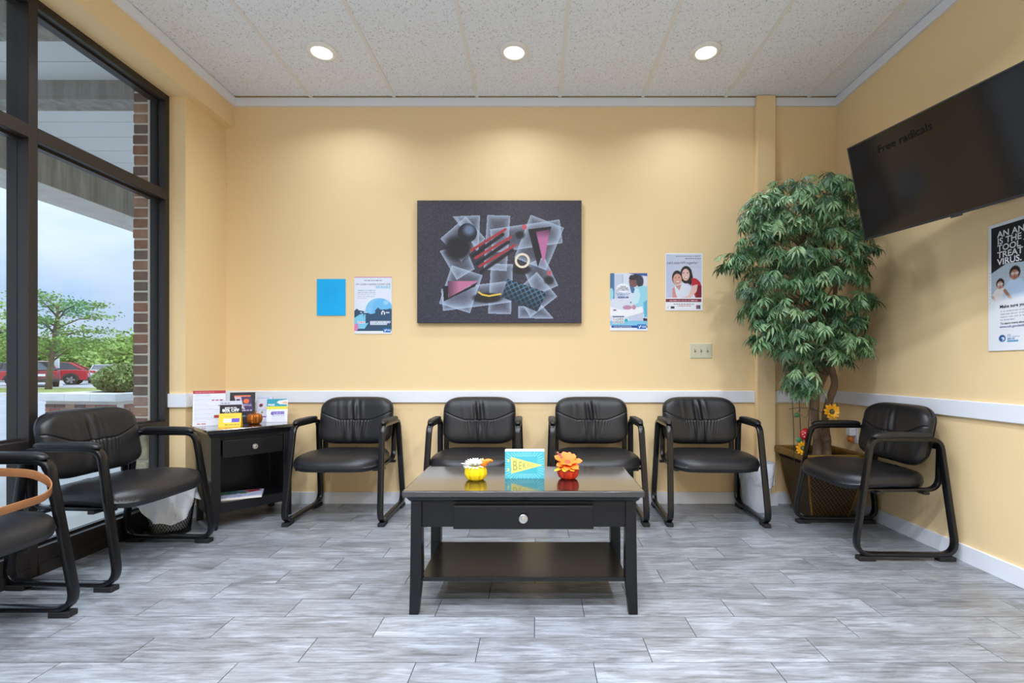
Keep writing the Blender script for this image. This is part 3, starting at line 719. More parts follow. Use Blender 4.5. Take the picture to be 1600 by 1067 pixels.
MB().box(-sw+.02, sw-.02, sdp-.018, sdp-.006, .1, sh-.05).build('back_panel', M_ESP, stab)
MB().box(-sw+.052, sw-.052, -sdp+.008, -sdp+.024, sh-.072, sh-.05).build('top_rail', M_ESP, stab)
MB().box(-sw+.02, sw-.02, -sdp+.008, sdp-.006, .145, .16).build('shelf', M_ESP, stab)
MB().box(-sw+.052, sw-.052, -sdp+.006, -sdp+.022, .10, .158).build('bottom_rail', M_ESP, stab)
dr2 = MB().box(-sw+.06, sw-.06, -sdp-.010, -sdp+.012, .442, .548).box(-sw+.066, sw-.066, -sdp+.012, sdp-.03, .45, .54).build('drawer', M_ESP, stab, bevel=.002)
knob(dr2, (0, -sdp-.010, .497), .0165)
SM = Matrix.Translation(stab.location) @ Matrix.Rotation(SA, 4, 'Z')

# ================================================================== THINGS ON THE WALLS
def sheet(name, c, W, H, label, cat, rot=(PI/2, 0, 0), t=.0012, m=None, group=None):
    o = MB().box(-W/2, W/2, -H/2, H/2, -t, 0).build(name, m or M_PAPER); o.location = c; o.rotation_euler = rot
    return tag(o, label, cat, group)
def wallrect(x0, y0, x1, y1, Y=YB):
    a, b = px(x0, y0, Y), px(x1, y1, Y); return (a+b)/2, abs(b.x-a.x), abs(a.z-b.z)
def ink(name, c, r=.5): return mat('ink_'+name, c, r)
# ---- painting
c, W, H = wallrect(653.4, 315.5, 908, 505)
pt = tag(MB().box(-W/2, W/2, -H/2, H/2, 0, .030).build('painting', mat('canvas_edge', (30, 29, 36), .7)), 'large dark abstract painting of airbrushed cards, sphere and red bars', 'painting')
pt.location = (c.x, YB-.001, c.z); pt.rotation_euler = (PI/2, 0, 0)
A = Art(65, 75, 1300, 995, 400, 298, (50, 48, 58))
A.im = np.ones(A.im.shape)*np.array((58, 55, 64.)); vv = ((A.Y-75)/920)[..., None]; A.im = A.im*(1-vv*.5)+np.array((38, 42, 66.))*vv*.5
sp = rng.random(A.X.shape); A.im += (np.where(sp > .93, 38, 0)+np.where(sp < .12, -12, 0))[..., None]
card = (178, 196, 220); dk = (26, 25, 32)
for q in ([(332,195),(537,187),(526,478),(440,335)], [(235,455),(420,400),(497,590),(362,672)], [(432,195),(580,365),(395,535),(240,362)], [(325,562),(556,637),(462,922),(230,850)],
          [(592,185),(765,190),(738,605),(565,595)], [(612,292),(1135,218),(1158,395),(630,470)], [(918,183),(1168,280),(1035,600),(795,505)], [(245,742),(260,905),(770,840),(735,682)],
          [(620,550),(785,555),(770,930),(598,925)], [(1020,500),(1125,715),(950,790),(850,570)], [(965,612),(1118,797),(915,955),(800,760)], [(825,870),(1000,860),(1090,962),(825,960)]):
    A.glow(q, card, 46, .85, .13)
A.ell(370, 435, 100, 90, dk, .95, .45)
A.ell(443, 318, 72, 72, (34, 36, 44), 1, .04); A.ell(455, 296, 40, 38, (112, 132, 165), .9, .9)
for k, (x0, y0, x1, y1) in enumerate(((470,450,728,292), (503,507,768,350), (535,570,800,410))):
    A.seg(x0+12, y0+42, x1-20, y1+38, 26, dk, .95, 8); A.seg(x0, y0, x1, y1, 19, (168, 52, 58), 1, 3)
A.poly([(898,292),(1076,270),(972,578)], dk); A.poly([(958,310),(1062,292),(1016,556)], (186, 110, 158)); A.mix(A.inside([(958,310),(1062,292),(1016,556)])*np.clip((360-A.Y)/90, 0, .8), (60, 40, 60))
A.poly([(258,718),(297,716),(300,806),(520,690),(500,722),(265,834)], dk); A.poly([(295,682),(524,682),(302,806)], (190, 116, 152)); A.mix(A.inside([(295,682),(524,682),(302,806)])*np.clip((380-A.X)/110, 0, .8), (60, 40, 56))
A.ell(838, 335, 34, 28, dk, .9, .6); A.ell(870, 275, 19, 20, (196, 84, 94), 1, .1); A.ell(1055, 675, 36, 30, dk, .9, .6); A.ell(1059, 620, 14, 19, (196, 84, 94), 1, .1)
A.ell(850, 595, 68, 36, dk, .95, .4); A.ring(855, 527, 48, 17, (232, 222, 196))
A.ell(590, 808, 108, 38, dk, .95, .35)
for x0, y0, x1, y1 in ((526,763,555,783), (555,783,605,793), (605,793,692,778)): A.seg(x0, y0, x1, y1, 13, (222, 188, 76))
quad = [(745,665),(1042,768),(968,912),(698,800)]; A.poly(quad, (24, 40, 54))
msk = A.inside(quad); ux, uy = .945, .327; pu = (A.X-745)*ux+(A.Y-665)*uy; pv = -(A.X-745)*uy+(A.Y-665)*ux
for pat in (np.abs(((pu+pv)/46) % 1-.5), np.abs(((pu-pv)/46) % 1-.5)): A.mix(msk*np.clip((.20-pat)*7, 0, .75)*np.clip(1.15-pv/170, 0, 1), (86, 132, 160))
A.grid(W, H, pt, 'painted_picture', z=.0306)
# ---- plain blue notice
c, W, H = wallrect(495.4, 436, 540.3, 493)
o = sheet('paper_notice', (c.x, YB-.003, c.z), W, H, 'plain bright blue sheet of paper taped to the back wall', 'notice', m=mat('blue_paper', (0, 172, 238), .5))
A = Art(205, 215, 805, 975, 90, 110, (12, 178, 244))
for k, yy in enumerate(range(290, 780, 38)): A.words(330 if k > 3 else 430, 700-random.random()*120, yy, 8, (10, 140, 205), .6, k)
A.grid(W, H, o, bend=lambda X, Y: .004*np.cos(X/W*PI)**2*np.abs(Y/H))
# ---- clean hands poster with the night town
c, W, H = wallrect(554, 432.5, 612.5, 521.5)
o = sheet('poster', (c.x, YB-.003, c.z), W, H, 'white and navy poster about clean hands with a pale blue moon', 'poster')
A = Art(92, 78, 720, 1035, 130, 196, (226, 233, 248)); A.rect(92, 78, 720, 96, (214, 150, 190))
A.words(258, 555, 142, 14, (70, 80, 110), .8, 2)
A.rect(455, 232, 695, 272, (140, 196, 226)); A.words(470, 685, 252, 20, (226, 236, 246), .9, 4)
for k, yy in enumerate((308, 342, 374, 408, 438)): A.words(150, (440, 455, 450, 435, 290)[k], yy, 12, (110, 170, 200) if k == 0 else (150, 160, 190), .8, k)
A.ell(505, 660, 232, 225, (132, 200, 240), 1, .02); A.ell(560, 640, 180, 190, (96, 184, 240), .6, .1); A.ell(620, 512, 42, 34, (170, 218, 248), .8, .3)
A.poly([(92,650),(130,610),(165,640),(250,655),(330,690),(360,705),(440,690),(440,640),(490,595),(530,630),(640,625),(690,610),(720,625),(720,990),(92,990)], (52, 82, 112))
A.poly([(540,675),(568,642),(606,672),(606,712),(545,715)], (236, 240, 248)); A.rect(562, 670, 584, 712, (52, 82, 112)); A.rect(622, 668, 680, 690, (210, 224, 240))
for x in (190, 250, 280): A.rect(x, 668, x+28, 686, (226, 236, 246))
A.poly([(92,770),(180,710),(205,715),(215,690),(238,700),(240,770),(258,705),(282,712),(278,860),(330,850),(262,950),(160,950),(92,1000)], (130, 206, 236))
A.rect(150, 825, 270, 860, (240, 226, 236)); A.words(158, 262, 842, 14, (206, 96, 150), .8, 5); A.poly([(92,880),(150,860),(165,940),(130,985),(92,1000)], (222, 130, 182))
A.rect(358, 820, 694, 854, (226, 232, 244)); A.rect(358, 854, 638, 886, (226, 232, 244)); A.words(370, 685, 838, 14, (70, 96, 130), .7, 7); A.words(370, 628, 870, 14, (70, 96, 130), .7, 8)
A.rect(92, 990, 720, 1035, (232, 238, 248)); A.rect(575, 942, 700, 1012, (18, 108, 190)); A.seg(600, 1000, 630, 960, 12, (240, 246, 252)); A.seg(610, 985, 595, 965, 8, (240, 246, 252))
A.grid(W, H, o)
def T(art, o, W, H, s, x, y, size, m, align='LEFT', bold=0, sx=1, shear=0, z=.0016):
    x0, y0, x1, y1 = art.b; k = W/(x1-x0); return text(s, size*k, m, o, ((x-(x0+x1)/2)*k, -(y-(y0+y1)/2)*H/(y1-y0), z), align, bold=bold*k, sx=sx, shear=shear)
WH = ink('white', (240, 244, 250)); BK = ink('black', (28, 28, 32))
T(A, o, W, H, 'MY CLEAN HANDS COUNT FOR', 122, 218, 38, ink('slate', (92, 98, 122)), sx=1.04)
T(A, o, W, H, 'CDC', 640, 988, 34, WH, bold=1)
# ---- hand washing poster
c, W, H = wallrect(953.2, 427, 1011.4, 516.5)
o = sheet('poster', (c.x, YB-.003, c.z), W, H, 'blue photo poster of a woman in light blue washing hands', 'poster')
A = Art(88, 75, 708, 1030, 130, 200, (214, 222, 238))
A.rect(88, 75, 160, 500, (74, 118, 158)); A.ell(110, 420, 34, 100, (150, 212, 232), 1, .1); A.rect(160, 90, 300, 500, (196, 206, 226)); A.rect(292, 90, 300, 270, (150, 164, 190))
A.poly([(380,75),(708,75),(708,125),(540,105)], (42, 92, 164)); A.poly([(405,260),(470,290),(500,340),(500,420),(440,400)], (66, 118, 160))
A.ell(480, 215, 78, 92, (120, 84, 86), 1, .1); A.poly([(395,170),(420,110),(520,90),(600,115),(640,210),(620,300),(590,310),(535,235),(520,190),(440,190)], (52, 48, 60)); A.ell(585, 210, 58, 100, (56, 56, 68), 1, .2)
A.poly([(505,310),(560,300),(640,280),(708,300),(708,820),(650,800),(620,640),(520,640),(480,560),(500,440)], (150, 214, 232)); A.poly([(505,320),(560,330),(590,440),(560,560),(500,600),(450,500)], (196, 230, 240)); A.poly([(640,560),(708,520),(708,790),(660,820)], (92, 180, 214))
A.poly([(88,640),(300,690),(620,630),(640,690),(600,780),(300,800),(88,780)], (238, 240, 246)); A.poly([(380,800),(640,725),(630,870),(420,870)], (196, 206, 228))
A.ell(375, 645, 78, 36, (190, 142, 172), 1, .2); A.ell(485, 640, 32, 40, (188, 138, 158), 1, .2); A.ell(165, 690, 30, 14, (110, 124, 150), 1, .3); A.ell(432, 562, 14, 14, (60, 140, 130), 1, .3)
A.poly([(640,820),(708,830),(708,885),(640,870)], (56, 52, 66))
A.ell(300, 320, 110, 74, (236, 240, 248), 1, .05); A.words(180, 435, 414, 12, (90, 116, 160), .8, 2); A.words(205, 405, 436, 12, (90, 116, 160), .8, 3); A.rect(220, 460, 395, 488, (38, 68, 140)); A.words(235, 380, 474, 12, (220, 228, 244), .9, 4)
A.rect(88, 870, 708, 945, (126, 196, 230)); A.rect(128, 812, 322, 912, (236, 240, 246)); A.rect(128, 790, 322, 808, (70, 96, 140)); A.ell(355, 858, 28, 28, (40, 170, 190), 1, .1)
A.rect(88, 945, 112, 985, (226, 234, 246)); A.rect(112, 945, 708, 985, (28, 74, 152)); A.rect(88, 985, 708, 1030, (232, 238, 248)); A.rect(536, 925, 684, 1004, (16, 108, 186)); A.seg(570, 990, 600, 945, 13, (240, 246, 252)); A.seg(580, 975, 565, 950, 8, (240, 246, 252))
A.grid(W, H, o)
NV = ink('navy', (52, 60, 98))
for s, yy in (('CLEAN', 308), ('HANDS KEEP', 336), ('YOU HEALTHY.', 364)): T(A, o, W, H, s, 302, yy, 30, NV, 'CENTER', bold=.6)
T(A, o, W, H, 'CLEAN', 136, 858, 62, ink('charcoal', (58, 60, 72)), sx=.9); T(A, o, W, H, 'HANDS', 136, 908, 60, ink('charcoal', (58, 60, 72)), sx=.88)
T(A, o, W, H, 'www.cdc.gov/handwashing', 150, 975, 32, WH, sx=.85); T(A, o, W, H, 'CDC', 612, 980, 40, WH, bold=1)
# ---- couple poster
c, W, H = wallrect(1039.4, 395.6, 1097.5, 485.2)
o = sheet('poster', (c.x, YB-.003, c.z), W, H, 'white poster of a smiling couple above a maroon band', 'poster')
A = Art(100, 60, 720, 1015, 130, 200, (238, 240, 246)); A.rect(112, 80, 705, 800, (206, 212, 230)); A.mix(((A.X > 112)&(A.X < 705)&(A.Y > 80)&(A.Y < 800))*np.clip((400-A.X)/320, 0, 1)*.5, (168, 180, 220))
A.words(275, 690, 112, 14, (110, 116, 140), .8, 3); A.words(430, 690, 152, 14, (80, 86, 110), .8, 4)
A.words(490, 690, 290, 8, (90, 94, 116), .6, 9)
A.ell(445, 420, 100, 145, (42, 34, 38), 1, .06); A.poly([(430,300),(530,330),(560,460),(530,600),(470,560),(400,520),(380,420)], (42, 34, 38))
A.poly([(540,470),(620,485),(680,540),(705,620),(705,800),(600,800),(540,640)], (196, 44, 58)); A.poly([(620,600),(705,600),(705,800),(610,800)], (130, 36, 52))
A.ell(440, 420, 64, 100, (232, 192, 182), 1, .1); A.ell(405, 392, 13, 8, (60, 44, 46)); A.ell(470, 388, 13, 8, (60, 44, 46)); A.ell(448, 470, 34, 17, (190, 80, 80)); A.ell(448, 466, 28, 9, (250, 248, 246))
A.ell(295, 470, 84, 122, (52, 40, 42), 1, .06); A.ell(300, 500, 72, 98, (216, 164, 148), 1, .1); A.ell(268, 470, 14, 7, (70, 46, 44)); A.ell(328, 464, 14, 7, (70, 46, 44)); A.ell(308, 540, 34, 15, (160, 84, 80)); A.ell(308, 537, 29, 9, (250, 246, 244))
A.poly([(215,660),(270,600),(390,560),(480,590),(545,640),(600,800),(230,800)], (226, 230, 244)); A.poly([(265,610),(335,680),(370,580)], (204, 150, 140)); A.poly([(215,650),(250,620),(280,760),(300,800),(220,800)], (214, 150, 150))
A.poly([(550,600),(640,580),(620,700),(520,800),(380,800),(480,770)], (236, 196, 190))
A.rect(108, 822, 698, 875, (128, 44, 62)); A.words(170, 635, 850, 18, (232, 210, 216), .9, 4); A.words(235, 585, 910, 13, (60, 60, 76), .8, 5); A.words(300, 525, 938, 12, (200, 60, 74), .8, 6)
A.rect(190, 945, 252, 984, (52, 54, 66)); A.seg(138, 978, 156, 945, 6, (110, 116, 140)); A.rect(612, 925, 682, 990, (120, 110, 130)); A.seg(620, 985, 650, 925, 9, (190, 50, 60)); A.seg(622, 930, 640, 985, 9, (190, 50, 60)); A.rect(655, 930, 680, 985, (66, 76, 110))
A.grid(W, H, o)
T(A, o, W, H, 'Let\'s stop HIV together', 125, 240, 62, ink('ballpoint', (66, 70, 92)), sx=.86, shear=.35)
# ---- antibiotics poster on the right wall
PWd, PHt = .406, .61
o = sheet('poster', (XR-.004, 2.352-PWd/2, 1.388), PWd, PHt, 'tall black and white poster about antibiotics on the right wall', 'poster', rot=(PI/2, 0, -PI/2))
A = Art(0, 0, 406, 610, 150, 226, (232, 236, 242)); A.rect(14, 16, 392, 270, (32, 30, 38)); A.rect(14, 200, 392, 385, (176, 190, 204))
yy, xx = np.mgrid[0:A.ny, 0:A.nx]; A.mix(((A.Y > 205)&(A.Y < 380)&(np.hypot((A.X % 16)-8, (A.Y % 16)-8) < 1.7))*1.0, (120, 134, 150)); A.poly([(14,190),(392,190),(392,200),(250,215),(90,200),(14,235)], (32, 30, 38))
def kid(cx, cy, s, shirt, skin, hair):
    A.ell(cx, cy+120*s, 62*s, 95*s, shirt, 1, .04); A.ell(cx, cy, 27*s, 33*s, hair, 1, .05); A.ell(cx-2*s, cy+10*s, 20*s, 25*s, skin, 1, .08)
    A.ell(cx-10*s, cy+4*s, 9*s, 7*s, (206, 214, 222), .8, .2); A.ell(cx+10*s, cy+4*s, 9*s, 7*s, (206, 214, 222), .8, .2); A.ell(cx, cy+22*s, 7*s, 4*s, (150, 80, 76), 1, .2)
    A.seg(cx-50*s, cy+80*s, cx-5*s, cy+150*s, 15*s, skin); A.seg(cx-5*s, cy+150*s, cx+30*s, cy+140*s, 13*s, skin)
kid(60, 290, .75, (222, 214, 216), (196, 150, 130), (44, 36, 36)); kid(130, 250, .95, (180, 204, 230), (168, 116, 92), (34, 28, 30)); kid(240, 265, .9, (214, 220, 230), (206, 160, 140), (60, 44, 38)); kid(340, 270, .85, (170, 190, 214), (190, 140, 120), (40, 34, 34))
A.rect(14, 372, 392, 600, (232, 236, 242)); A.mix(((A.Y > 345)&(A.Y < 373))*np.clip((A.Y-345)/28, 0, 1), (232, 236, 242))
for k, q in enumerate((424, 438, 452, 466)): A.words(62, (380, 380, 360, 130)[k], q, 5.5, (150, 156, 170), .8, k)
A.rect(62, 496, 63, 497, (0, 0, 0))
A.ell(70, 552, 17, 17, (36, 92, 150), 1, .06); A.ell(72, 554, 9, 8, (220, 232, 244), 1, .1); A.ell(66, 557, 6, 5, (36, 92, 150), 1, .1)
A.words(94, 112, 538, 5, (120, 150, 190), .8, 2); A.words(94, 150, 547, 6, (160, 160, 200), .7, 3); A.words(94, 130, 556, 6, (60, 110, 170), .9, 3); A.rect(94, 563, 146, 570, (90, 150, 196))
A.grid(PWd, PHt, o)
for k, s in enumerate(('AN ANTIBIOTIC', 'IS THE WRONG', 'TOOL TO', 'TREAT A', 'VIRUS.')): T(A, o, PWd, PHt, s, 46, 68+33*k, 41, WH, bold=.9)
T(A, o, PWd, PHt, 'Make sure you use antibiotics correctly.', 58, 408, 21, BK, bold=.5)
T(A, o, PWd, PHt, 'To learn more about antibiotic use, visit', 62, 486, 14, BK, bold=.2, sx=1.0, z=.0018)
T(A, o, PWd, PHt, 'www.cdc.gov/antibiotic-use', 58, 502, 15.5, ink('linkblue', (50, 80, 140)), bold=.2)
# ---- light switches
c, W, H = wallrect(1078, 536, 1112.5, 560)
M_IV = mat('ivory_plastic', (208, 204, 176), .4)
sp_ = empty('switch_plate', (c.x, YB, c.z), 0, 'ivory three-toggle light switch plate on the back wall', 'switch')
MB().hexa([(-W/2, 0, -H/2), (W/2, 0, -H/2), (W/2, 0, H/2), (-W/2, 0, H/2)], [(-W/2+.005, -.006, -H/2+.005), (W/2-.005, -.006, -H/2+.005), (W/2-.005, -.006, H/2-.005), (-W/2+.005, -.006, H/2-.005)]).build('plate', M_IV, sp_)
for k in (-1, 0, 1):
    x = k*.046
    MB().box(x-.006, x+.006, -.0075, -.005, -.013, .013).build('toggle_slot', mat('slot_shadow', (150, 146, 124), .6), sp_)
    MB().hexa([(x-.0045, -.006, -.004), (x+.0045, -.006, -.004), (x+.0045, -.006, .006), (x-.0045, -.006, .006)], [(x-.004, -.018, .004), (x+.004, -.018, .004), (x+.004, -.018, .011), (x-.004, -.018, .011)]).build('toggle', M_IV, sp_)
    for zz in (-.03, .03): MB().lathe([(.003, 0), (.003, .001), (.001, .0015)], 10).build('screw', M_NICK, sp_, loc=(x, -.006, zz), rot=(PI/2, 0, 0))
# ---- television on its tilting arm
ph_ = math.atan(.2707); th_ = math.radians(14.4); Yt = 2.62; Lh = .194*Yt; Lw = Lh*1.785
hv = Vector((math.sin(ph_), -math.cos(ph_), 0)); n0 = Vector((-math.cos(ph_), -math.sin(ph_), 0))     # along the screen to its right, and its facing direction
up = Vector((0, 0, 1))*math.cos(th_)+n0*math.sin(th_); nn = hv.cross(up)
TLc = px(1324, 232, Yt); cen = TLc+hv*Lw/2-up*Lh/2
tv = empty('television', (0, 0, 0), 0, 'black flat-screen television tilted down on the right wall', 'television')
tv.matrix_world = Matrix.Translation(cen) @ Matrix((hv, up, nn)).transposed().to_4x4()
MB().box(-Lw/2, Lw/2, -Lh/2, Lh/2, -.03, -.001).box(-Lw/2+.12, Lw/2-.12, -Lh/2+.05, Lh/2-.12, -.055, -.03).build('housing', mat('tv_plastic', (20, 20, 22), .4), tv, bevel=.003)
bz_ = MB(); t_ = .007
for q in ((-Lw/2, Lw/2, Lh/2-t_, Lh/2), (-Lw/2, Lw/2, -Lh/2, -Lh/2+.011), (-Lw/2, -Lw/2+t_, -Lh/2, Lh/2), (Lw/2-t_, Lw/2, -Lh/2, Lh/2)): bz_.box(*q, -.001, .004)
bz_.build('bezel', mat('bezel_grey', (34, 35, 38), .35), tv)
scr = MB().box(-Lw/2+t_, Lw/2-t_, -Lh/2+.011, Lh/2-t_, -.001, .0015).build('screen', mat('dark_screen', (7, 7, 8), .10, spec=.35, emit=((40, 36, 30), .25)), tv)
M_SCT = mat('screen_text', (4, 4, 4), .45, spec=.18)
text('Free radicals', .052, M_SCT, scr, (-.295, .158, .0019), bold=.0012)
MB().box(-.022, .022, -Lh/2-.008, -Lh/2+.002, -.006, .005).build('badge', mat('badge_grey', (44, 46, 50), .3), tv)
wc = tv.matrix_world.inverted() @ Vector((XR, cen.y, cen.z))
mnt = MB(); mnt.box(-.10, .10, -.10, .10, -.07, -.055).build('mount_bracket', M_FRAME, tv)
arm = MB(); armp = [Vector((0, 0, -.065)), (Vector((0, 0, -.065))+wc)/2+Vector((.05, 0, 0)), wc]; arm.sweep(armp, rrect(.02, .03, .006, 2), ref=(0, 1, 0)).build('mount_arm', M_FRAME, tv)
wp = MB().box(-.012, 0, -.10, .10, -.16, .16).build('wall_plate', M_FRAME, tv); wp.matrix_world = tv.matrix_world.inverted() @ Matrix.Translation((XR, cen.y, cen.z)); wp.matrix_parent_inverse.identity()
wp.matrix_local = tv.matrix_world.inverted() @ Matrix.Translation((XR, cen.y, cen.z))

# ================================================================== TABLE-TOP THINGS
def flower(parent, loc, n, r, m, mc, tilt=(0, 0, 0), wide=.35, up_=.25, rings=1, name='petal', rc=.3, cup=.0):
    base_ = Matrix.Translation(loc) @ Matrix.Rotation(tilt[2], 4, 'Z') @ Matrix.Rotation(tilt[0], 4, 'X') @ Matrix.Rotation(tilt[1], 4, 'Y')
    for g in range(rings):
        for k in range(n):
            a = 2*PI*(k+.5*g)/n+random.uniform(-.08, .08); R = r*(1-.25*g)*random.uniform(.9, 1.08); h = R*(up_+.35*g)
            pr = [(0, 0, 0), (.45, wide*.5, .55), (.8, wide*.38, .9), (1, 0, 1)]
            L = []; Rr = []; mid = []
            for s, wd, hh in pr: mid.append((s*R, 0, hh*h)); L.append((s*R, wd*R, hh*h+.12*wd*R)); Rr.append((s*R, -wd*R, hh*h+.12*wd*R))
            v = mid+L[1:3]+Rr[1:3]; f = [(0, 1, 4), (1, 2, 5, 4), (2, 3, 5), (0, 6, 1), (1, 6, 7, 2), (2, 7, 3)]
            mm = base_ @ Matrix.Rotation(a, 4, 'Z'); MB().add([mm @ Vector(q) for q in v], f).build(name, m, parent)
    if mc: 
        o = MB().sphere((0, 0, 0), r*rc, 14, 8, sc=(1, 1, .45)).build('flower_centre', mc, parent, smooth=True); o.matrix_local = base_ @ Matrix.Translation((0, 0, r*.05))
def pumpkin(name, loc, r, h, m, label, ribs=10, amp=.14):
    t = empty(name, loc, 0, label, 'pumpkin')
    pr = [(r*.25, .004), (r*.62, 0), (r*.86, h*.14), (r, h*.42), (r*.985, h*.68), (r*.88, h*.9), (r*.55, h), (r*.2, h*.96)]
    pr2 = []
    for i in range(len(pr)-1):
        for k in range(4):
            u = k/4; pr2.append((pr[i][0]*(1-u)+pr[i+1][0]*u, pr[i][1]*(1-u)+pr[i+1][1]*u))
    MB().lathe(pr2+[pr[-1]], 80, ribs=ribs, amp=amp).build('body', m, t, smooth=True); return t
tz = TH
p = px(743.5, 749.5, 2.13); yl = (1-TH)*F/(749.5-VY); P = px(743.5, 749.5, yl)
M_YP = mat('yellow_pumpkin', (250, 206, 8), .45, noise=(30, .12)); M_RP = mat('red_pumpkin', (206, 52, 16), .4, noise=(24, .35)); M_CP = mat('copper_pumpkin', (184, 108, 44), .25, metal=.7, noise=(40, .4))
yp = pumpkin('pumpkin', (P.x, yl, tz), .0465, .062, M_YP, 'small yellow pumpkin with a white flower on the coffee table')
flower(yp, (-.004, 0, .060), 16, .060, mat('white_petal', (226, 226, 212), .6), None, wide=.2, up_=.18, rings=3, tilt=(.2, 0, 0))
og = mat('orange_gourd', (242, 128, 22), .5)
MB().tube([(.030, -.008, .062), (.042, -.010, .078), (.056, -.010, .086), (.066, -.010, .087), (.076, -.010, .083)], .013, 10, [.7, 1.15, .75, .5, .35]).build('mini_gourd', og, yp, smooth=True)
MB().tube([(.036, -.012, .082), (.030, -.012, .094), (.026, -.012, .086)], .005, 8).build('gourd_bow', mat('cream_bow', (244, 206, 140), .6), yp, smooth=True)
P = px(887.5, 747.5, (1-TH)*F/(747.5-VY))
rp_ = pumpkin('pumpkin', (P.x, P.y, tz), .0455, .064, M_RP, 'small red pumpkin with orange autumn flower on the coffee table')
flower(rp_, (-.002, -.004, .068), 7, .064, mat('orange_petal', (240, 118, 30), .55), mat('rust_centre', (176, 70, 30), .6), wide=.6, up_=.22, rings=2, tilt=(.55, 0, 0))
yl_ = mat('yellow_leaf', (250, 196, 40), .55)
flower(rp_, (-.006, -.012, .062), 7, .062, yl_, None, wide=.55, up_=-.32, name='autumn_leaf', tilt=(0, 0, 2.6))
MB().tube([(-.020, 0, .06), (-.03, 0, .085), (-.038, 0, .11)], .0015, 6).build('berry_stem', M_BARK, rp_)
for k in range(14):
    u = k/13; MB().sphere((-.028-.014*u+random.uniform(-.006, .006), random.uniform(-.006, .006), .082+.034*u), .0042, 8, 6).build('berry', mat('dusty_berry', (190, 104, 100), .5), rp_, smooth=True)
# pennant block
yl = (1-TH)*F/(747.5-VY); a, b = px(789, 747.5, yl), px(850.5, 747.5, yl); Wb = b.x-a.x; Hb = px(0, 703.5, yl).z-tz
bl = empty('block_sign', ((a.x+b.x)/2, yl, tz), 0, 'square turquoise block sign with yellow pennant on the coffee table', 'sign')
MB().box(-Wb/2, Wb/2, 0, .034, 0, Hb).build('wood_block', mat('white_block', (232, 226, 214), .5), bl)
A = Art(105, 165, 840, 685, 260, 184, (74, 178, 194))
for k in range(46):
    an = 2*PI*(k+.5)/46; sq = max(abs(math.cos(an))/1.5, abs(math.sin(an))); r0_ = 165/max(sq, .55); r1_ = (232+18*(k % 2))/max(sq, .62)
    A.seg(470+r0_*math.cos(an), 428+r0_*math.sin(an), 470+r1_*math.cos(an), 428+r1_*math.sin(an), 7, (176, 230, 240), .95)
A.poly([(215,270),(800,430),(225,592)], (236, 222, 118)); A.poly([(135,310),(215,320),(215,365),(140,360),(165,338)], (236, 222, 118)); A.poly([(135,545),(215,540),(215,492),(140,488),(165,515)], (236, 222, 118)); A.rect(185, 320, 225, 540, (84, 186, 200)); A.poly([(215,270),(800,430),(225,592)], (236, 222, 118))
A.rect(195, 330, 216, 535, (96, 196, 206), .3)
fr_ = empty('front_panel'); bpy.data.objects.remove(fr_)
fo = MB().box(-Wb/2, Wb/2, 0, Hb-.005, -.0005, 0).build('front_panel', mat('turquoise_panel', (84, 186, 200), .45), bl, rot=(PI/2, 0, 0), loc=(0, -.0006, 0))
A.grid(Wb, Hb-.005, fo, origin=(0, (Hb-.005)/2), z=.0006)
k_ = Wb/735; GR = ink('sage', (150, 160, 112))
for s, xx, sz in (('B', 245, 255), ('E', 355, 205), ('K', 435, 160), ('I', 520, 118), ('N', 545, 96), ('D', 600, 72)):
    text(s, sz*k_, GR, fo, ((xx-472.5)*k_, ((685-430)*(Hb-.005)/520)-sz*k_*.36, .0016), sx=.66)

# ---- on the side table (local frame of the table: x along its front, -y toward the room)
def on_side(x, y): return SM @ Vector((x, y, sh))
def leaning(name, x, y, W, H, label, cat, rz, lean, art=None, m=None, t=.0015, z=sh):
    q = SM @ Vector((x, y, 0)); o = MB().box(-W/2, W/2, 0, H, -t, 0).build(name, m or M_PAPER); o.location = (q.x, q.y, z+t*math.sin(lean)+.0002)
    o.rotation_euler = (PI/2-lean, 0, rz); return tag(o, label, cat)
def at_px(x, y): d = (1-sh)*F/(y-VY); return px(x, y, d)
def put(o, x, y):
    q = at_px(x, y); o.location.x = q.x; o.location.y = q.y; return o
# tall sheet in an acrylic stand
def place_sheet(name, P0, W, H, label, cat, rz, lean, m=None):
    o = MB().box(-W/2, W/2, 0, H, -.002, 0).build(name, m or M_PAPER); o.location = (P0[0], P0[1], sh+.0006); o.rotation_euler = (PI/2-lean, 0, rz); return tag(o, label, cat)
o = place_sheet('counter_card', SM @ Vector((-.185, .075, 0)), .178, .232, 'tall white leaflet with a red header on the side table', 'leaflet', math.radians(30), math.radians(10))
A = Art(460, 380, 880, 890, 110, 134, (222, 226, 238)); A.rect(460, 380, 880, 424, (176, 38, 56)); A.words(485, 730, 404, 12, (236, 190, 200), .8, 2)
for k in range(26): A.words(485, 640+random.random()*180, 440+k*14.5, 5, (170, 178, 196), .75, k)
A.words(700, 860, 522, 16, (150, 50, 70), .9, 3); A.words(780, 860, 600, 16, (110, 60, 90), .8, 4); A.rect(730, 738, 880, 780, (176, 38, 56)); A.words(515, 640, 858, 20, (180, 60, 74), .8, 5); A.words(512, 630, 826, 8, (150, 160, 180), .8, 6)
A.grid(.178, .232, o, origin=(0, .116))
MB().box(-.085, .085, .004, .006, -.06, -.002).build('stand_foot', mat('clear_acrylic', (200, 208, 216), .1), o, rot=(math.radians(10), 0, 0))
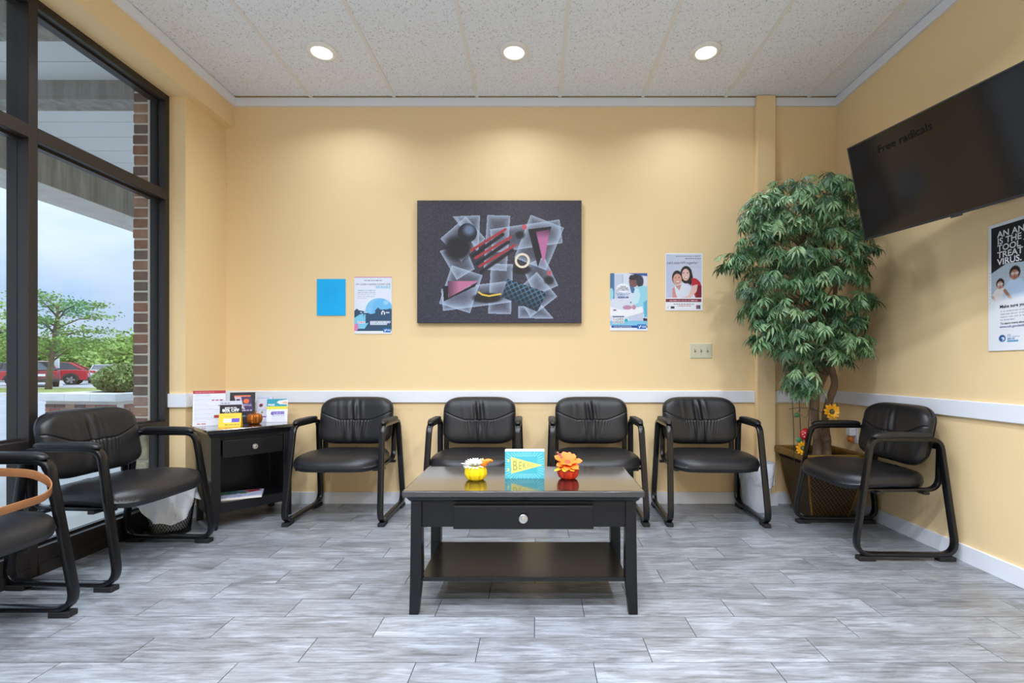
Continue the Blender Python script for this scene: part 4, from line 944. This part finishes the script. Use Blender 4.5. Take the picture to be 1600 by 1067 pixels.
# dark framed leaflet
o = place_sheet('leaflet_display', SM @ Vector((.010, .085, 0)), .150, .212, 'dark purple leaflet display behind the copper pumpkin', 'leaflet', math.radians(24), math.radians(9), mat('black_card', (22, 22, 26), .5))
A = Art(632, 105, 980, 560, 100, 130, (30, 28, 38)); A.poly([(695,165),(915,150),(960,380),(770,400)], (66, 48, 96)); A.poly([(690,165),(780,165),(830,345),(745,350)], (210, 190, 208)); A.rect(690, 150, 915, 172, (226, 128, 84)); A.ell(858, 235, 40, 34, (232, 112, 52), 1, .1); A.ell(745, 215, 30, 14, (70, 56, 90), 1, .2)
A.words(820, 930, 285, 12, (210, 200, 226), .9, 2); A.words(820, 930, 302, 12, (210, 200, 226), .9, 3); A.words(765, 935, 372, 18, (226, 220, 236), .9, 4); A.words(785, 870, 455, 22, (150, 190, 214), .9, 5); A.ell(830, 345, 10, 8, (240, 220, 230))
A.grid(.150, .212, o, origin=(0, .106))
MB().box(-.06, .06, .002, .004, -.06, -.002).build('stand_foot', MATS['black_card'], o, rot=(math.radians(9), 0, 0))
# yellow tent box
q = SM @ Vector((-.098, -.058, 0))
bx = empty('card_box', (q.x, q.y, sh), math.radians(22), 'yellow and black discount card holder on the side table', 'card holder'); wb, hb = .062, .085
M_YB = mat('yellow_card', (250, 196, 20), .45)
MB().prism([(-.035, 0), (.035, 0), (.006, hb), (-.006, hb)], -wb, wb, 'x').build('tent_body', M_YB, bx)
fa = MB().box(-wb, wb, 0, hb*.98, -.0006, 0).build('front_face', M_YB, bx, loc=(0, -.0357, .0003), rot=(PI/2-math.atan2(.029, hb), 0, 0))
A = Art(495, 395, 770, 570, 80, 60, (250, 196, 20)); A.rect(555, 455, 650, 508, (226, 232, 246)); A.rect(655, 452, 752, 505, (84, 60, 190)); A.words(570, 640, 482, 12, (180, 190, 220), .8, 2); A.words(572, 755, 540, 14, (130, 100, 20), .8, 3); A.words(560, 700, 425, 8, (200, 140, 10), .8, 4)
A.grid(2*wb, hb*.98, fa, origin=(0, hb*.49))
ca = MB().box(-wb*.98, wb*.98, 0, .083, -.001, 0).build('discount_card', mat('black_ink_card', (28, 28, 32), .5), bx, loc=(0, .001, hb-.003), rot=(PI/2-.1, 0, 0))
A = Art(485, 235, 745, 400, 60, 40, (30, 30, 34)); A.rect(485, 235, 745, 285, (206, 210, 220)); A.words(500, 600, 265, 12, (90, 90, 120), .8, 2); A.words(540, 710, 385, 10, (220, 222, 230), .8, 4); A.grid(2*wb*.98, .083, ca, origin=(0, .0415))
kk = 2*wb*.98/260
text('SAVE UP TO', 26*kk, WH, ca, (0, (400-330)*kk*1.03, .0016), 'CENTER', bold=.0006)
text('80% OFF', 54*kk, WH, ca, (0, (400-372)*kk*1.03, .0016), 'CENTER', bold=.001, sx=1.0)
# copper pumpkin
q = SM @ Vector((.055, -.020, 0)); cp = pumpkin('pumpkin', (q.x, q.y, sh), .043, .070, M_CP, 'metallic copper pumpkin on the dark side table', 12, .18)
MB().tube([(0, 0, .066), (.002, 0, .078), (.008, 0, .086)], .006, 8, [1.3, .9, .8]).build('stem', M_CP, cp, smooth=True)
# tent leaflet and teal leaflet
q = SM @ Vector((.158, .100, 0))
tl = empty('tent_leaflet', (q.x, q.y, sh), math.radians(-6), 'pale folded tent leaflet behind the teal leaflet', 'leaflet')
MB().prism([(-.045, 0), (-.0435, 0), (.0005, .178), (.0445, 0), (.046, 0), (.001, .182), (-.001, .182)], -.06, .06, 'x').build('folded_card', mat('pale_blue_card', (206, 216, 236), .6), tl)
fa = MB().box(-.06, .06, 0, .184, -.0004, 0).build('front_face', M_PAPER, tl, loc=(0, -.0455, .0003), rot=(PI/2-math.atan2(.045, .18), 0, 0))
A = Art(0, 0, 120, 184, 50, 70, (220, 224, 240)); A.words(12, 100, 14, 6, (150, 150, 190), .8, 2); A.ell(44, 66, 14, 12, (110, 50, 70), 1, .2); A.words(30, 90, 100, 5, (170, 170, 200), .8, 4); A.ell(60, 116, 9, 8, (150, 150, 130), 1, .2); A.rect(30, 142, 110, 150, (110, 84, 170)); A.grid(.12, .184, fa, origin=(0, .092))
q = SM @ Vector((.198, -.010, 0))
o = place_sheet('counter_leaflet', q, .132, .162, 'white leaflet with teal and yellow top on the side table', 'leaflet', math.radians(18), math.radians(10))
A = Art(1165, 205, 1460, 525, 100, 104, (228, 232, 244)); A.rect(1165, 205, 1450, 310, (34, 154, 176)); A.poly([(1330,230),(1450,215),(1450,285),(1350,280),(1300,255)], (232, 226, 222)); A.ell(1420, 258, 34, 16, (226, 180, 150), 1, .2); A.rect(1165, 308, 1460, 348, (226, 220, 60))
A.ell(1250, 405, 26, 24, (112, 88, 180), 1, .1); A.rect(1240, 382, 1415, 420, (112, 88, 180)); A.words(1255, 1405, 402, 14, (226, 222, 244), .9, 3)
for k in range(5): A.words(1240, 1420, 438+k*16, 7, (130, 140, 190) if k == 0 else (176, 184, 204), .85, k)
A.grid(.132, .162, o, origin=(0, .081)); kk = .132/295
text('FREE', 46*kk, WH, o, ((1180-1312)*kk, (525-272)*kk, .0016), bold=.0004)
MB().box(-.05, .05, .002, .004, -.05, -.002).build('stand_foot', MATS['clear_acrylic'], o, rot=(math.radians(10), 0, 0))
# magazine on the lower shelf
q = SM @ Vector((-.045, -.045, 0))
mg = empty('magazine', (q.x, q.y, .1605), SA+math.radians(-22), 'colourful magazine lying on the side table\'s lower shelf', 'magazine')
MB().box(-.135, .135, -.10, .10, 0, .010).build('pages', mat('magazine_paper', (226, 222, 214), .6), mg)
A = Art(0, 0, 270, 200, 90, 70, (170, 176, 200)); A.rect(0, 0, 120, 90, (70, 110, 80)); A.rect(60, 10, 170, 70, (60, 90, 110)); A.poly([(150,10),(240,0),(262,40),(190,70)], (150, 40, 46)); A.ell(160, 80, 24, 18, (96, 120, 60), 1, .2); A.words(110, 230, 140, 14, (90, 90, 150), .9, 2); A.words(40, 160, 165, 20, (130, 110, 160), .8, 3); A.rect(0, 182, 270, 200, (226, 226, 230))
A.grid(.27, .20, mg, 'cover', z=.0106)

# ================================================================== WASTEBASKETS
M_BAG = mat('thin_white_plastic', (226, 230, 238), .35, noise=(6, .05), bump=(14, .5, .02))
wb_ = empty('wastebasket', (-2.225, 2.915, 0), 0, 'black wire mesh wastebasket with white bag behind the window chair', 'wastebasket')
def cr(z): return .103+.03*z/.27
wire = MB(); nst = 44
for sgn in (-1, 1):
    for k in range(nst):
        pts = [(cr(z)*math.cos(2*PI*k/nst+sgn*z*5.5), cr(z)*math.sin(2*PI*k/nst+sgn*z*5.5), z) for z in np.linspace(.012, .27, 10)]
        wire.sweep(pts, [(.0020, 0), (-.0010, .0018), (-.0010, -.0018)], ref=(.3, .2, .9))
o = wire.build('wire_mesh', M_FRAME, wb_); o['kind'] = 'stuff'
MB().lathe([(.105, 0), (.107, .002), (.107, .014), (.104, .016), (.001, .016)], 40).build('base_band', M_FRAME, wb_, smooth=False)
MB().lathe([(.131, .262), (.136, .266), (.136, .274), (.131, .278)], 40, caps=False).build('rim', M_FRAME, wb_, smooth=True)
bag = MB(); n = 72; rows = 12; v = []; f = []
for i in range(rows+1):
    u = i/rows
    for k in range(n):
        a = 2*PI*k/n; low = min(.078+.20*(1-math.cos(a+.95)), .19)+.010*math.sin(a*5+1)+.006*math.sin(a*9); z = .282*(1-u)+low*u
        r = cr(z)+.006+.010*math.sin(a*7+u*4)*u+.012*math.sin(a*13+1)*u*.5+.022*u*u*(1 if math.cos(a-3.6) > 0 else .5)
        v.append((r*math.cos(a), r*math.sin(a), z))
for i in range(rows):
    for k in range(n): f.append((i*n+k, (i+1)*n+k, (i+1)*n+(k+1)%n, i*n+(k+1)%n))
bag.add(v, f)
v = []; f = []
for i, (rr, z) in enumerate(((.137, .282), (.126, .27), (.105, .10), (.09, .03), (.001, .025))):
    for k in range(n): v.append((rr*math.cos(2*PI*k/n), rr*math.sin(2*PI*k/n), z))
for i in range(4):
    for k in range(n): f.append((i*n+k, i*n+(k+1)%n, (i+1)*n+(k+1)%n, (i+1)*n+k))
bag.add(v, f).build('bin_bag', M_BAG, wb_, smooth=True)

M_BIN = mat('white_bin_plastic', (222, 230, 246), .35)
bn = empty('wastebasket', (1.548, 3.385, 0), 0, 'white plastic wastebasket with clear liner in front of the back wall', 'wastebasket')
def rr_(a, b, r, z): return [(p[0], p[1], z) for p in rrect(a, b, r, 5)]
lev = [(.070, .072, 0), (.074, .076, .01), (.094, .092, .32), (.100, .098, .325), (.100, .098, .338), (.092, .090, .338), (.070, .072, .02)]
m = MB(); v = []; f = []
for a, b, z in lev: v += rr_(a, b, .045, z)
n = len(rrect(1, 1, .1, 5))
for i in range(len(lev)-1):
    for k in range(n): f.append((i*n+k, i*n+(k+1)%n, (i+1)*n+(k+1)%n, (i+1)*n+k))
f += [tuple(range(n))[::-1], tuple(range((len(lev)-1)*n, len(lev)*n))]
m.add(v, f).build('bin', M_BIN, bn, angle=40)
m = MB(); v = []; f = []
for i, (g, z0) in enumerate(((-.008, .30), (.0, .344), (.006, .338), (.008, .28), (.007, .2))):
    for k, pnt in enumerate(rrect(.099, .097, .047, 5)):
        a = 2*PI*k/n; z = z0 if i < 3 else z0+(.028*math.sin(a*2+.4)+.02*math.sin(a*5))*(i-2)/2; s = 1+g/.11-(.338-z)*.16*(1 if i > 1 else .2)/.11*.6; v.append((pnt[0]*s, pnt[1]*s, z))
for i in range(4):
    for k in range(n): f.append((i*n+k, i*n+(k+1)%n, (i+1)*n+(k+1)%n, (i+1)*n+k))
m.add(v, f).build('bin_liner', mat('hazy_liner', (214, 222, 236), .25, bump=(20, .6, .02)), bn, smooth=True)
MB().sweep(fillet([(.090, -.01, .235), (.118, -.01, .24), (.118, -.01, .18), (.086, -.01, .175)], .012, closed=False), rrect(.012, .004, .002, 2), ref=(0, 1, 0)).build('side_handle', M_BIN, bn, angle=40)

# ================================================================== PLANTER, TREE, ORNAMENT
M_GOLD = mat('aged_gold_rim', (128, 96, 40), .4, metal=.35, noise=(12, .3)); M_SOILP = mat('dark_moss', (22, 18, 14), .95)
po = empty('planter', (1.935, 3.28, 0), 0, 'tapered square planter with dark gold lattice sides', 'planter')
hb_, ht_, hz = .112, .185, .400
fan = [(hb_, 0), (hb_+.030, .12), (hb_+.055, .26), (ht_, hz)]
m = MB(); v = []; f = []
for a, z in fan: v += [(-a, -a, z), (a, -a, z), (a, a, z), (-a, a, z)]
for i in range(3):
    for k in range(4): f.append((i*4+k, i*4+(k+1)%4, (i+1)*4+(k+1)%4, (i+1)*4+k))
f.append((3, 2, 1, 0)); m.add(v, f).build('woven_body', M_LATT, po)
for sx in (-1, 1):
    for sy in (-1, 1): MB().sweep([(sx*a, sy*a, z+.001) for a, z in fan], rrect(.005, .005, .002, 2), ref=(0, 0, 1) if 0 else (1, 0, 0)).build('corner_strip', M_GOLD, po)
rim = MB()
for (x0, x1, y0, y1) in ((-1, 1, -1, -1), (-1, 1, 1, 1), (-1, -1, -1, 1), (1, 1, -1, 1)):
    R_ = ht_+.012; rim.sweep([(x0*R_, y0*R_, hz+.018), (x1*R_, y1*R_, hz+.018)], rrect(.014, .024, .010, 3), ref=(0, 1, 0) if y0 == y1 else (1, 0, 0))
rim.build('rim', M_GOLD, po, angle=50)
MB().box(-ht_, ht_, -ht_, ht_, hz-.03, hz-.012).build('soil', M_SOILP, po)
# tree
YT = 3.27
tr = empty('artificial_tree', (1.935, 3.28, hz-.013), 0, 'tall leafy artificial tree with twisted trunks in the gold planter', 'tree')
M_TRK = mat('knotty_bark', (124, 102, 84), .85, noise=(16, .4, (1, 1, .35)), bump=(28, .9, .012))
def TP(x, y, dy=0): q = px(x, y, YT+dy); return q-tr.location
def smooth_path(pts, n=5):
    P = [Vector(p) for p in pts]; res = []
    for i in range(len(P)-1):
        p0, p1, p2, p3 = P[max(i-1, 0)], P[i], P[i+1], P[min(i+2, len(P)-1)]
        for k in range(n):
            u = k/n; res.append(.5*((2*p1)+(p2-p0)*u+(2*p0-5*p1+4*p2-p3)*u*u+(3*p1-p0-3*p2+p3)*u**3))
    return res+[P[-1]]
stems = [([TP(1276, 716), TP(1277, 690), TP(1273, 650), TP(1274, 622), TP(1281, 603), TP(1289, 579), TP(1294, 562), TP(1292, 540), TP(1284, 505), TP(1276, 470), TP(1268, 420)], .028, [1.1, 1, .95, 1, .85, .85, 1.15, 1.1, .9, .7, .3]),
         ([TP(1290, 716, .03), TP(1291, 690, .03), TP(1289, 655, .04), TP(1296, 625, .03), TP(1304, 600, .02), TP(1300, 580, 0), TP(1294, 562, 0), TP(1298, 520, .02), TP(1304, 470, .02), TP(1308, 400, 0)], .027, [1.35, 1.1, .85, .85, .85, .8, .95, .8, .6, .3]),
         ([TP(1273, 640), TP(1271, 615), TP(1270, 590), TP(1270, 560), TP(1262, 520)], .020, [.9, .9, .85, .8, .5])]
for p_, r_, s_ in stems:
    sp2 = smooth_path(p_); ss = np.interp(np.linspace(0, len(p_)-1, len(sp2)), range(len(p_)), s_); ss = [float(a*random.uniform(.93, 1.07)) for a in ss]
    MB().tube(sp2, r_, 12, ss).build('trunk', M_TRK, tr, smooth=True)
outline = [(1210,292),(1232,268),(1262,272),(1290,262),(1325,256),(1340,275),(1350,330),(1352,372),(1382,382),(1372,408),(1352,425),(1348,452),(1384,470),(1378,482),(1355,492),(1362,520),(1366,545),(1340,552),(1310,548),(1318,565),(1300,560),(1285,548),(1272,560),(1262,585),(1255,615),(1246,600),(1240,575),(1224,545),(1195,540),(1186,522),(1200,505),(1160,492),(1156,470),(1152,440),(1163,420),(1132,408),(1134,388),(1150,372),(1158,345),(1152,330),(1170,312),(1178,300)]
def in_poly(x, y, P):
    c_ = False; n_ = len(P)
    for i in range(n_):
        (xa, ya), (xb, yb) = P[i], P[(i+1)%n_]
        if (ya > y) != (yb > y) and x < (xb-xa)*(y-ya)/(yb-ya)+xa: c_ = not c_
    return c_
LEAFM = [mat('silk_leaf_%d' % i, c_, .45, noise=(8, .2)) for i, c_ in enumerate(((66, 106, 66), (94, 132, 86), (44, 78, 50), (116, 148, 104)))]
def sprig(seed, nl):
    g = random.Random(seed); m = MB(); n2 = nl//2
    def stem(u): return Vector((0, .055*u, .010*math.sin(u*2.2)-.012*u*u))
    for k in range(nl):
        if k == nl-1: u, a = 1.0, g.uniform(-.1, .1)
        else: u = .25+.72*(k//2)/max(1, n2-.5); a = (1 if k % 2 else -1)*(1.15-.55*u+g.uniform(-.15, .15))
        L = .066*g.uniform(.8, 1.15); wd = .0072*g.uniform(.85, 1.15); dr_ = g.uniform(.35, .75)
        b0 = stem(u); d = Vector((math.sin(a), math.cos(a), 0)); s = Vector((math.cos(a), -math.sin(a), 0)); pts = []
        for w_, ww in ((.03, .12), (.35, .95), (.70, .8), (1, 0)):
            c_ = b0+d*L*w_+Vector((0, 0, -dr_*L*w_*w_)); pts.append((c_-s*wd*ww+Vector((0, 0, .003*ww)), c_, c_+s*wd*ww+Vector((0, 0, .003*ww))))
        v = [pts[0][1]]+list(pts[1])+list(pts[2])+[pts[3][1]]
        m.add(v, [(0, 2, 1), (0, 3, 2), (1, 2, 5, 4), (2, 3, 6, 5), (4, 5, 7), (5, 6, 7)])
    m.tube([(0, -.05, -.012), stem(0), stem(.5), stem(1)], .0011, 4)
    return m
sprigs = []
for i in range(12):
    sm = sprig(i, 9 if i % 3 else 8); me = sm.mesh('leaf'); me.materials.append(LEAFM[i % 4]); sprigs.append((me, sm))
cands = []
g = random.Random(21)
tufts = []
def try_tuft(x, y, u):
    cx = 1262; hw = 112*math.sqrt(max(.05, 1-((y-420)/190)**2)); e = max(0, 1-((x-cx)/max(hw, 30))**2)
    Yp = min(YT-.06+u*(.05+.33*math.sqrt(e)), 3.45); q = px(x, y, YT); return Vector((q.x*Yp/YT, Yp, 1+(q.z-1)*Yp/YT))
tries = 0
while len(tufts) < 150 and tries < 20000:
    tries += 1
    x, y = g.uniform(1128, 1388), g.uniform(252, 612)
    if not in_poly(1264+(x-1264)*1.16, 420+(y-420)*1.06, outline): continue
    u = g.choice((-1, -1, -.85, -.5, .2, .8))*g.uniform(.8, 1); P = try_tuft(x, y, u)
    if any((P-t_).length < .105 for t_ in tufts): continue
    tufts.append(P)
for (x, y) in ((1162, 398), (1252, 588), (1352, 392), (1356, 474), (1184, 318), (1296, 278), (1232, 284), (1326, 276), (1208, 522), (1340, 532), (1180, 478)): tufts.append(try_tuft(x, y, -.2))
for T0 in tufts:
    o2 = Vector((T0.x-1.86, T0.y-3.3, 0)); a0_ = math.atan2(o2.y, o2.x) if o2.length > .08 else -PI/2
    for k in range(9):
        a = a0_+g.uniform(-1.5, 1.5); rr = g.uniform(.02, .075)
        P = T0+Vector((math.cos(a)*rr, math.sin(a)*rr, g.uniform(-.02, .05)-rr*.5))
        if P.x > XR-.05 or P.y > YB-.05: continue
        lp_ = tv.matrix_world.inverted() @ P
        if abs(lp_.x) < Lw/2+.07 and abs(lp_.y) < Lh/2+.07 and lp_.z > -.2: continue
        cands.append((P, a))
cands.sort(key=lambda c_: c_[0].y)
rest = [MB() for _ in LEAFM]
axis = Vector((1.86, 3.30, 0))
for i, (P, a_in) in enumerate(cands):
    a = a_in+g.uniform(-.35, .35); pitch = -g.uniform(.35, 1.1); s_ = g.uniform(.72, 1.02)
    Mx = Matrix.Translation(P-tr.location) @ Matrix.Rotation(a-PI/2, 4, 'Z') @ Matrix.Rotation(pitch, 4, 'X') @ Matrix.Rotation(g.uniform(-.4, .4), 4, 'Y') @ Matrix.Scale(s_, 4)
    me, sm = sprigs[g.randrange(12)]
    # keep leaves off the walls
    if any((Mx @ Vector(v_)).x+tr.location.x > XR-.012 or (Mx @ Vector(v_)).y+tr.location.y > (YC if XC0-.02 < (Mx @ Vector(v_)).x+tr.location.x < XC1+.02 else YB)-.012 for v_ in sm.v): 
        continue
    if i < 320 and sum(1 for ch in tr.children if ch.name.startswith('leaf')) < 300:
        o = bpy.data.objects.new('leaf', me); C.objects.link(o); o.parent = tr; o.matrix_local = Mx
    else:
        rest[sprigs.index((me, sm)) % 4].add([Mx @ Vector(v_) for v_ in sm.v], sm.f)
fm = MB(); mi = []
for k, r_ in enumerate(rest): fm.add(r_.v, r_.f); mi += [k]*len(r_.f)
me = bpy.data.meshes.new('foliage'); me.from_pydata(fm.v, [], fm.f); me.update()
for m_ in LEAFM: me.materials.append(m_)
me.polygons.foreach_set('material_index', mi)
fo_ = bpy.data.objects.new('foliage', me); C.objects.link(fo_); fo_.parent = tr; fo_['kind'] = 'stuff'
tw = MB(); g2 = random.Random(5)
for P in tufts:
    lp_ = tv.matrix_world.inverted() @ P
    if P.x > XR-.10 or P.y > YC-.06 or (abs(lp_.x) < Lw/2+.05 and abs(lp_.y) < Lh/2+.05 and lp_.z > -.15): continue
    zt = min(max(P.z-.18, .95), 1.75); b0 = px(1290-(zt-1.1)*25, 0, YT); b0 = Vector((b0.x, YT, zt)); e = P
    tw.tube([b0-tr.location, b0.lerp(e, .55)+Vector((0, 0, .05))-tr.location, e-tr.location], .006, 6, [1, .6, .25])
tw.build('branches', M_TRK, tr, smooth=True)
# metal garden stake
st = empty('garden_stake', (1.80, 3.16, hz-.012), 0, 'wire garden stake with ladybird and two sunflowers in the planter', 'ornament')
M_WIRE = mat('black_wire', (32, 34, 34), .5); M_SF = mat('sunflower_yellow', (246, 178, 36), .4); M_SC = mat('sunflower_brown', (54, 42, 30), .6); M_GL = mat('green_enamel', (74, 128, 84), .4)
def SP(x, y, dy=0): return px(x, y, 3.15+dy)-st.location
for a_, b_ in (((1237.5, 617), (1241, 712)), ((1248.5, 616), (1251, 712)), ((1266, 620), (1258, 712))):
    pA, pB = SP(*a_), SP(*b_); pB.z = -.02; MB().tube([pA, pA.lerp(pB, .5)+Vector((.004, 0, 0)), pB], .0022, 6).build('rod', M_WIRE, st)
MB().tube(smooth_path([SP(1233, 639), SP(1250, 637), SP(1270, 639), SP(1284, 644), SP(1292, 642)]), .0018, 6).build('cross_wire', M_WIRE, st)
MB().tube(smooth_path([SP(1240, 652), SP(1246, 646), SP(1250, 638)]), .0015, 6).build('tendril', M_WIRE, st)
MB().tube(smooth_path([SP(1263, 640), SP(1262, 650), SP(1256, 652), SP(1252, 648)]), .0015, 6).build('tendril', M_WIRE, st)
def sunflower(x, y, r, dy):
    q = SP(x, y, dy); flower(st, tuple(q), 11, r, M_SF, M_SC, tilt=(PI/2-.1, 0, 0), wide=.42, up_=.12, rings=2, rc=.42)
    o = MB().sphere((0, 0, 0), r*.26, 12, 6, sc=(1, .4, 1)).build('seed_boss', mat('olive_seed', (92, 92, 62), .6), st, smooth=True); o.location = (q.x, q.y-.016, q.z)
sunflower(1298.5, 643, .056, -.02); sunflower(1253, 700, .048, -.03)
q = SP(1259, 678.5, -.03); lb_ = MB().sphere((q.x, q.y, q.z), .038, 18, 12, sc=(1, .55, 1.05)).build('ladybird_body', mat('red_enamel', (178, 24, 30), .3), st, smooth=True)
MB().sphere((q.x+.035, q.y-.004, q.z+.026), .016, 12, 8).build('ladybird_head', M_WIRE, lb_, smooth=True)
for k, (ax, az) in enumerate(((-.4, .3), (.15, .45), (-.1, -.1), (.45, -.15), (-.5, -.35), (.1, -.55), (-.75, .05), (.55, .25))):
    MB().sphere((q.x+.036*ax, q.y-.0195*math.sqrt(max(.02, 1-ax*ax-az*az)), q.z+.038*az), .0042, 8, 6).build('spot', mat('cream_spot', (236, 220, 200), .5), lb_, smooth=True)
for (x, y, r_) in ((1245, 648.5, .019), (1249, 687, .022), (1286.5, 663, .017)):
    q = SP(x, y, -.02); MB().sphere((q.x, q.y, q.z), r_, 12, 8, sc=(1.1, .3, .8)).build('enamel_leaf', M_GL, st, smooth=True)
# plug-in air freshener on the right wall
af = empty('air_freshener', (XR, 3.345, .54), 0, 'plug-in air freshener with amber bottle on the right wall', 'air freshener')
MB().box(-.006, 0, -.036, .036, -.062, .058).build('outlet_plate', M_WHITE, af, bevel=.002)
MB().box(-.050, -.006, -.024, .024, -.012, .045).build('warmer', mat('white_plastic', (236, 238, 242), .3), af, bevel=.008)
MB().lathe([(.012, -.055), (.020, -.052), (.021, -.026), (.011, -.016), (.011, -.010)], 18).build('bottle', mat('amber_oil', (206, 116, 34), .12, spec=.7), af, smooth=True, loc=(-.030, 0, 0))

# ================================================================== HANDBAG ON THE CUT-OFF CHAIR
hbg = empty('handbag', (-2.13, 1.56, .452), 0, 'tan leather handbag strap looping over the cut-off chair at left', 'handbag')
M_TAN = mat('tan_leather', (136, 90, 52), .5, noise=(14, .15), bump=(120, .2, .001))
def hb_fn(U, V, X, Y, E, fr): return X, (-.05*E if fr else .05*E), Y+.125
o = weld(cushion(.15, .12, 20, 16, hb_fn).build('bag_body', M_TAN, hbg)); o.location = (0, -.12, .0); 
def HP(x, y, Y): return px(x, y, Y)-hbg.location
loopS = smooth_path([HP(-90, 742, 1.50), HP(-40, 738, 1.60), HP(10, 738, 1.68), HP(50, 741, 1.74), HP(74, 752, 1.76), HP(80, 765, 1.74), HP(66, 778, 1.69), HP(30, 790, 1.62), HP(-20, 806, 1.54), HP(-70, 824, 1.47)], 8)
MB().sweep(loopS, rrect(.0145, .0022, .001, 2), ref=(.15, -.1, 1)).build('strap', M_TAN, hbg, angle=50)
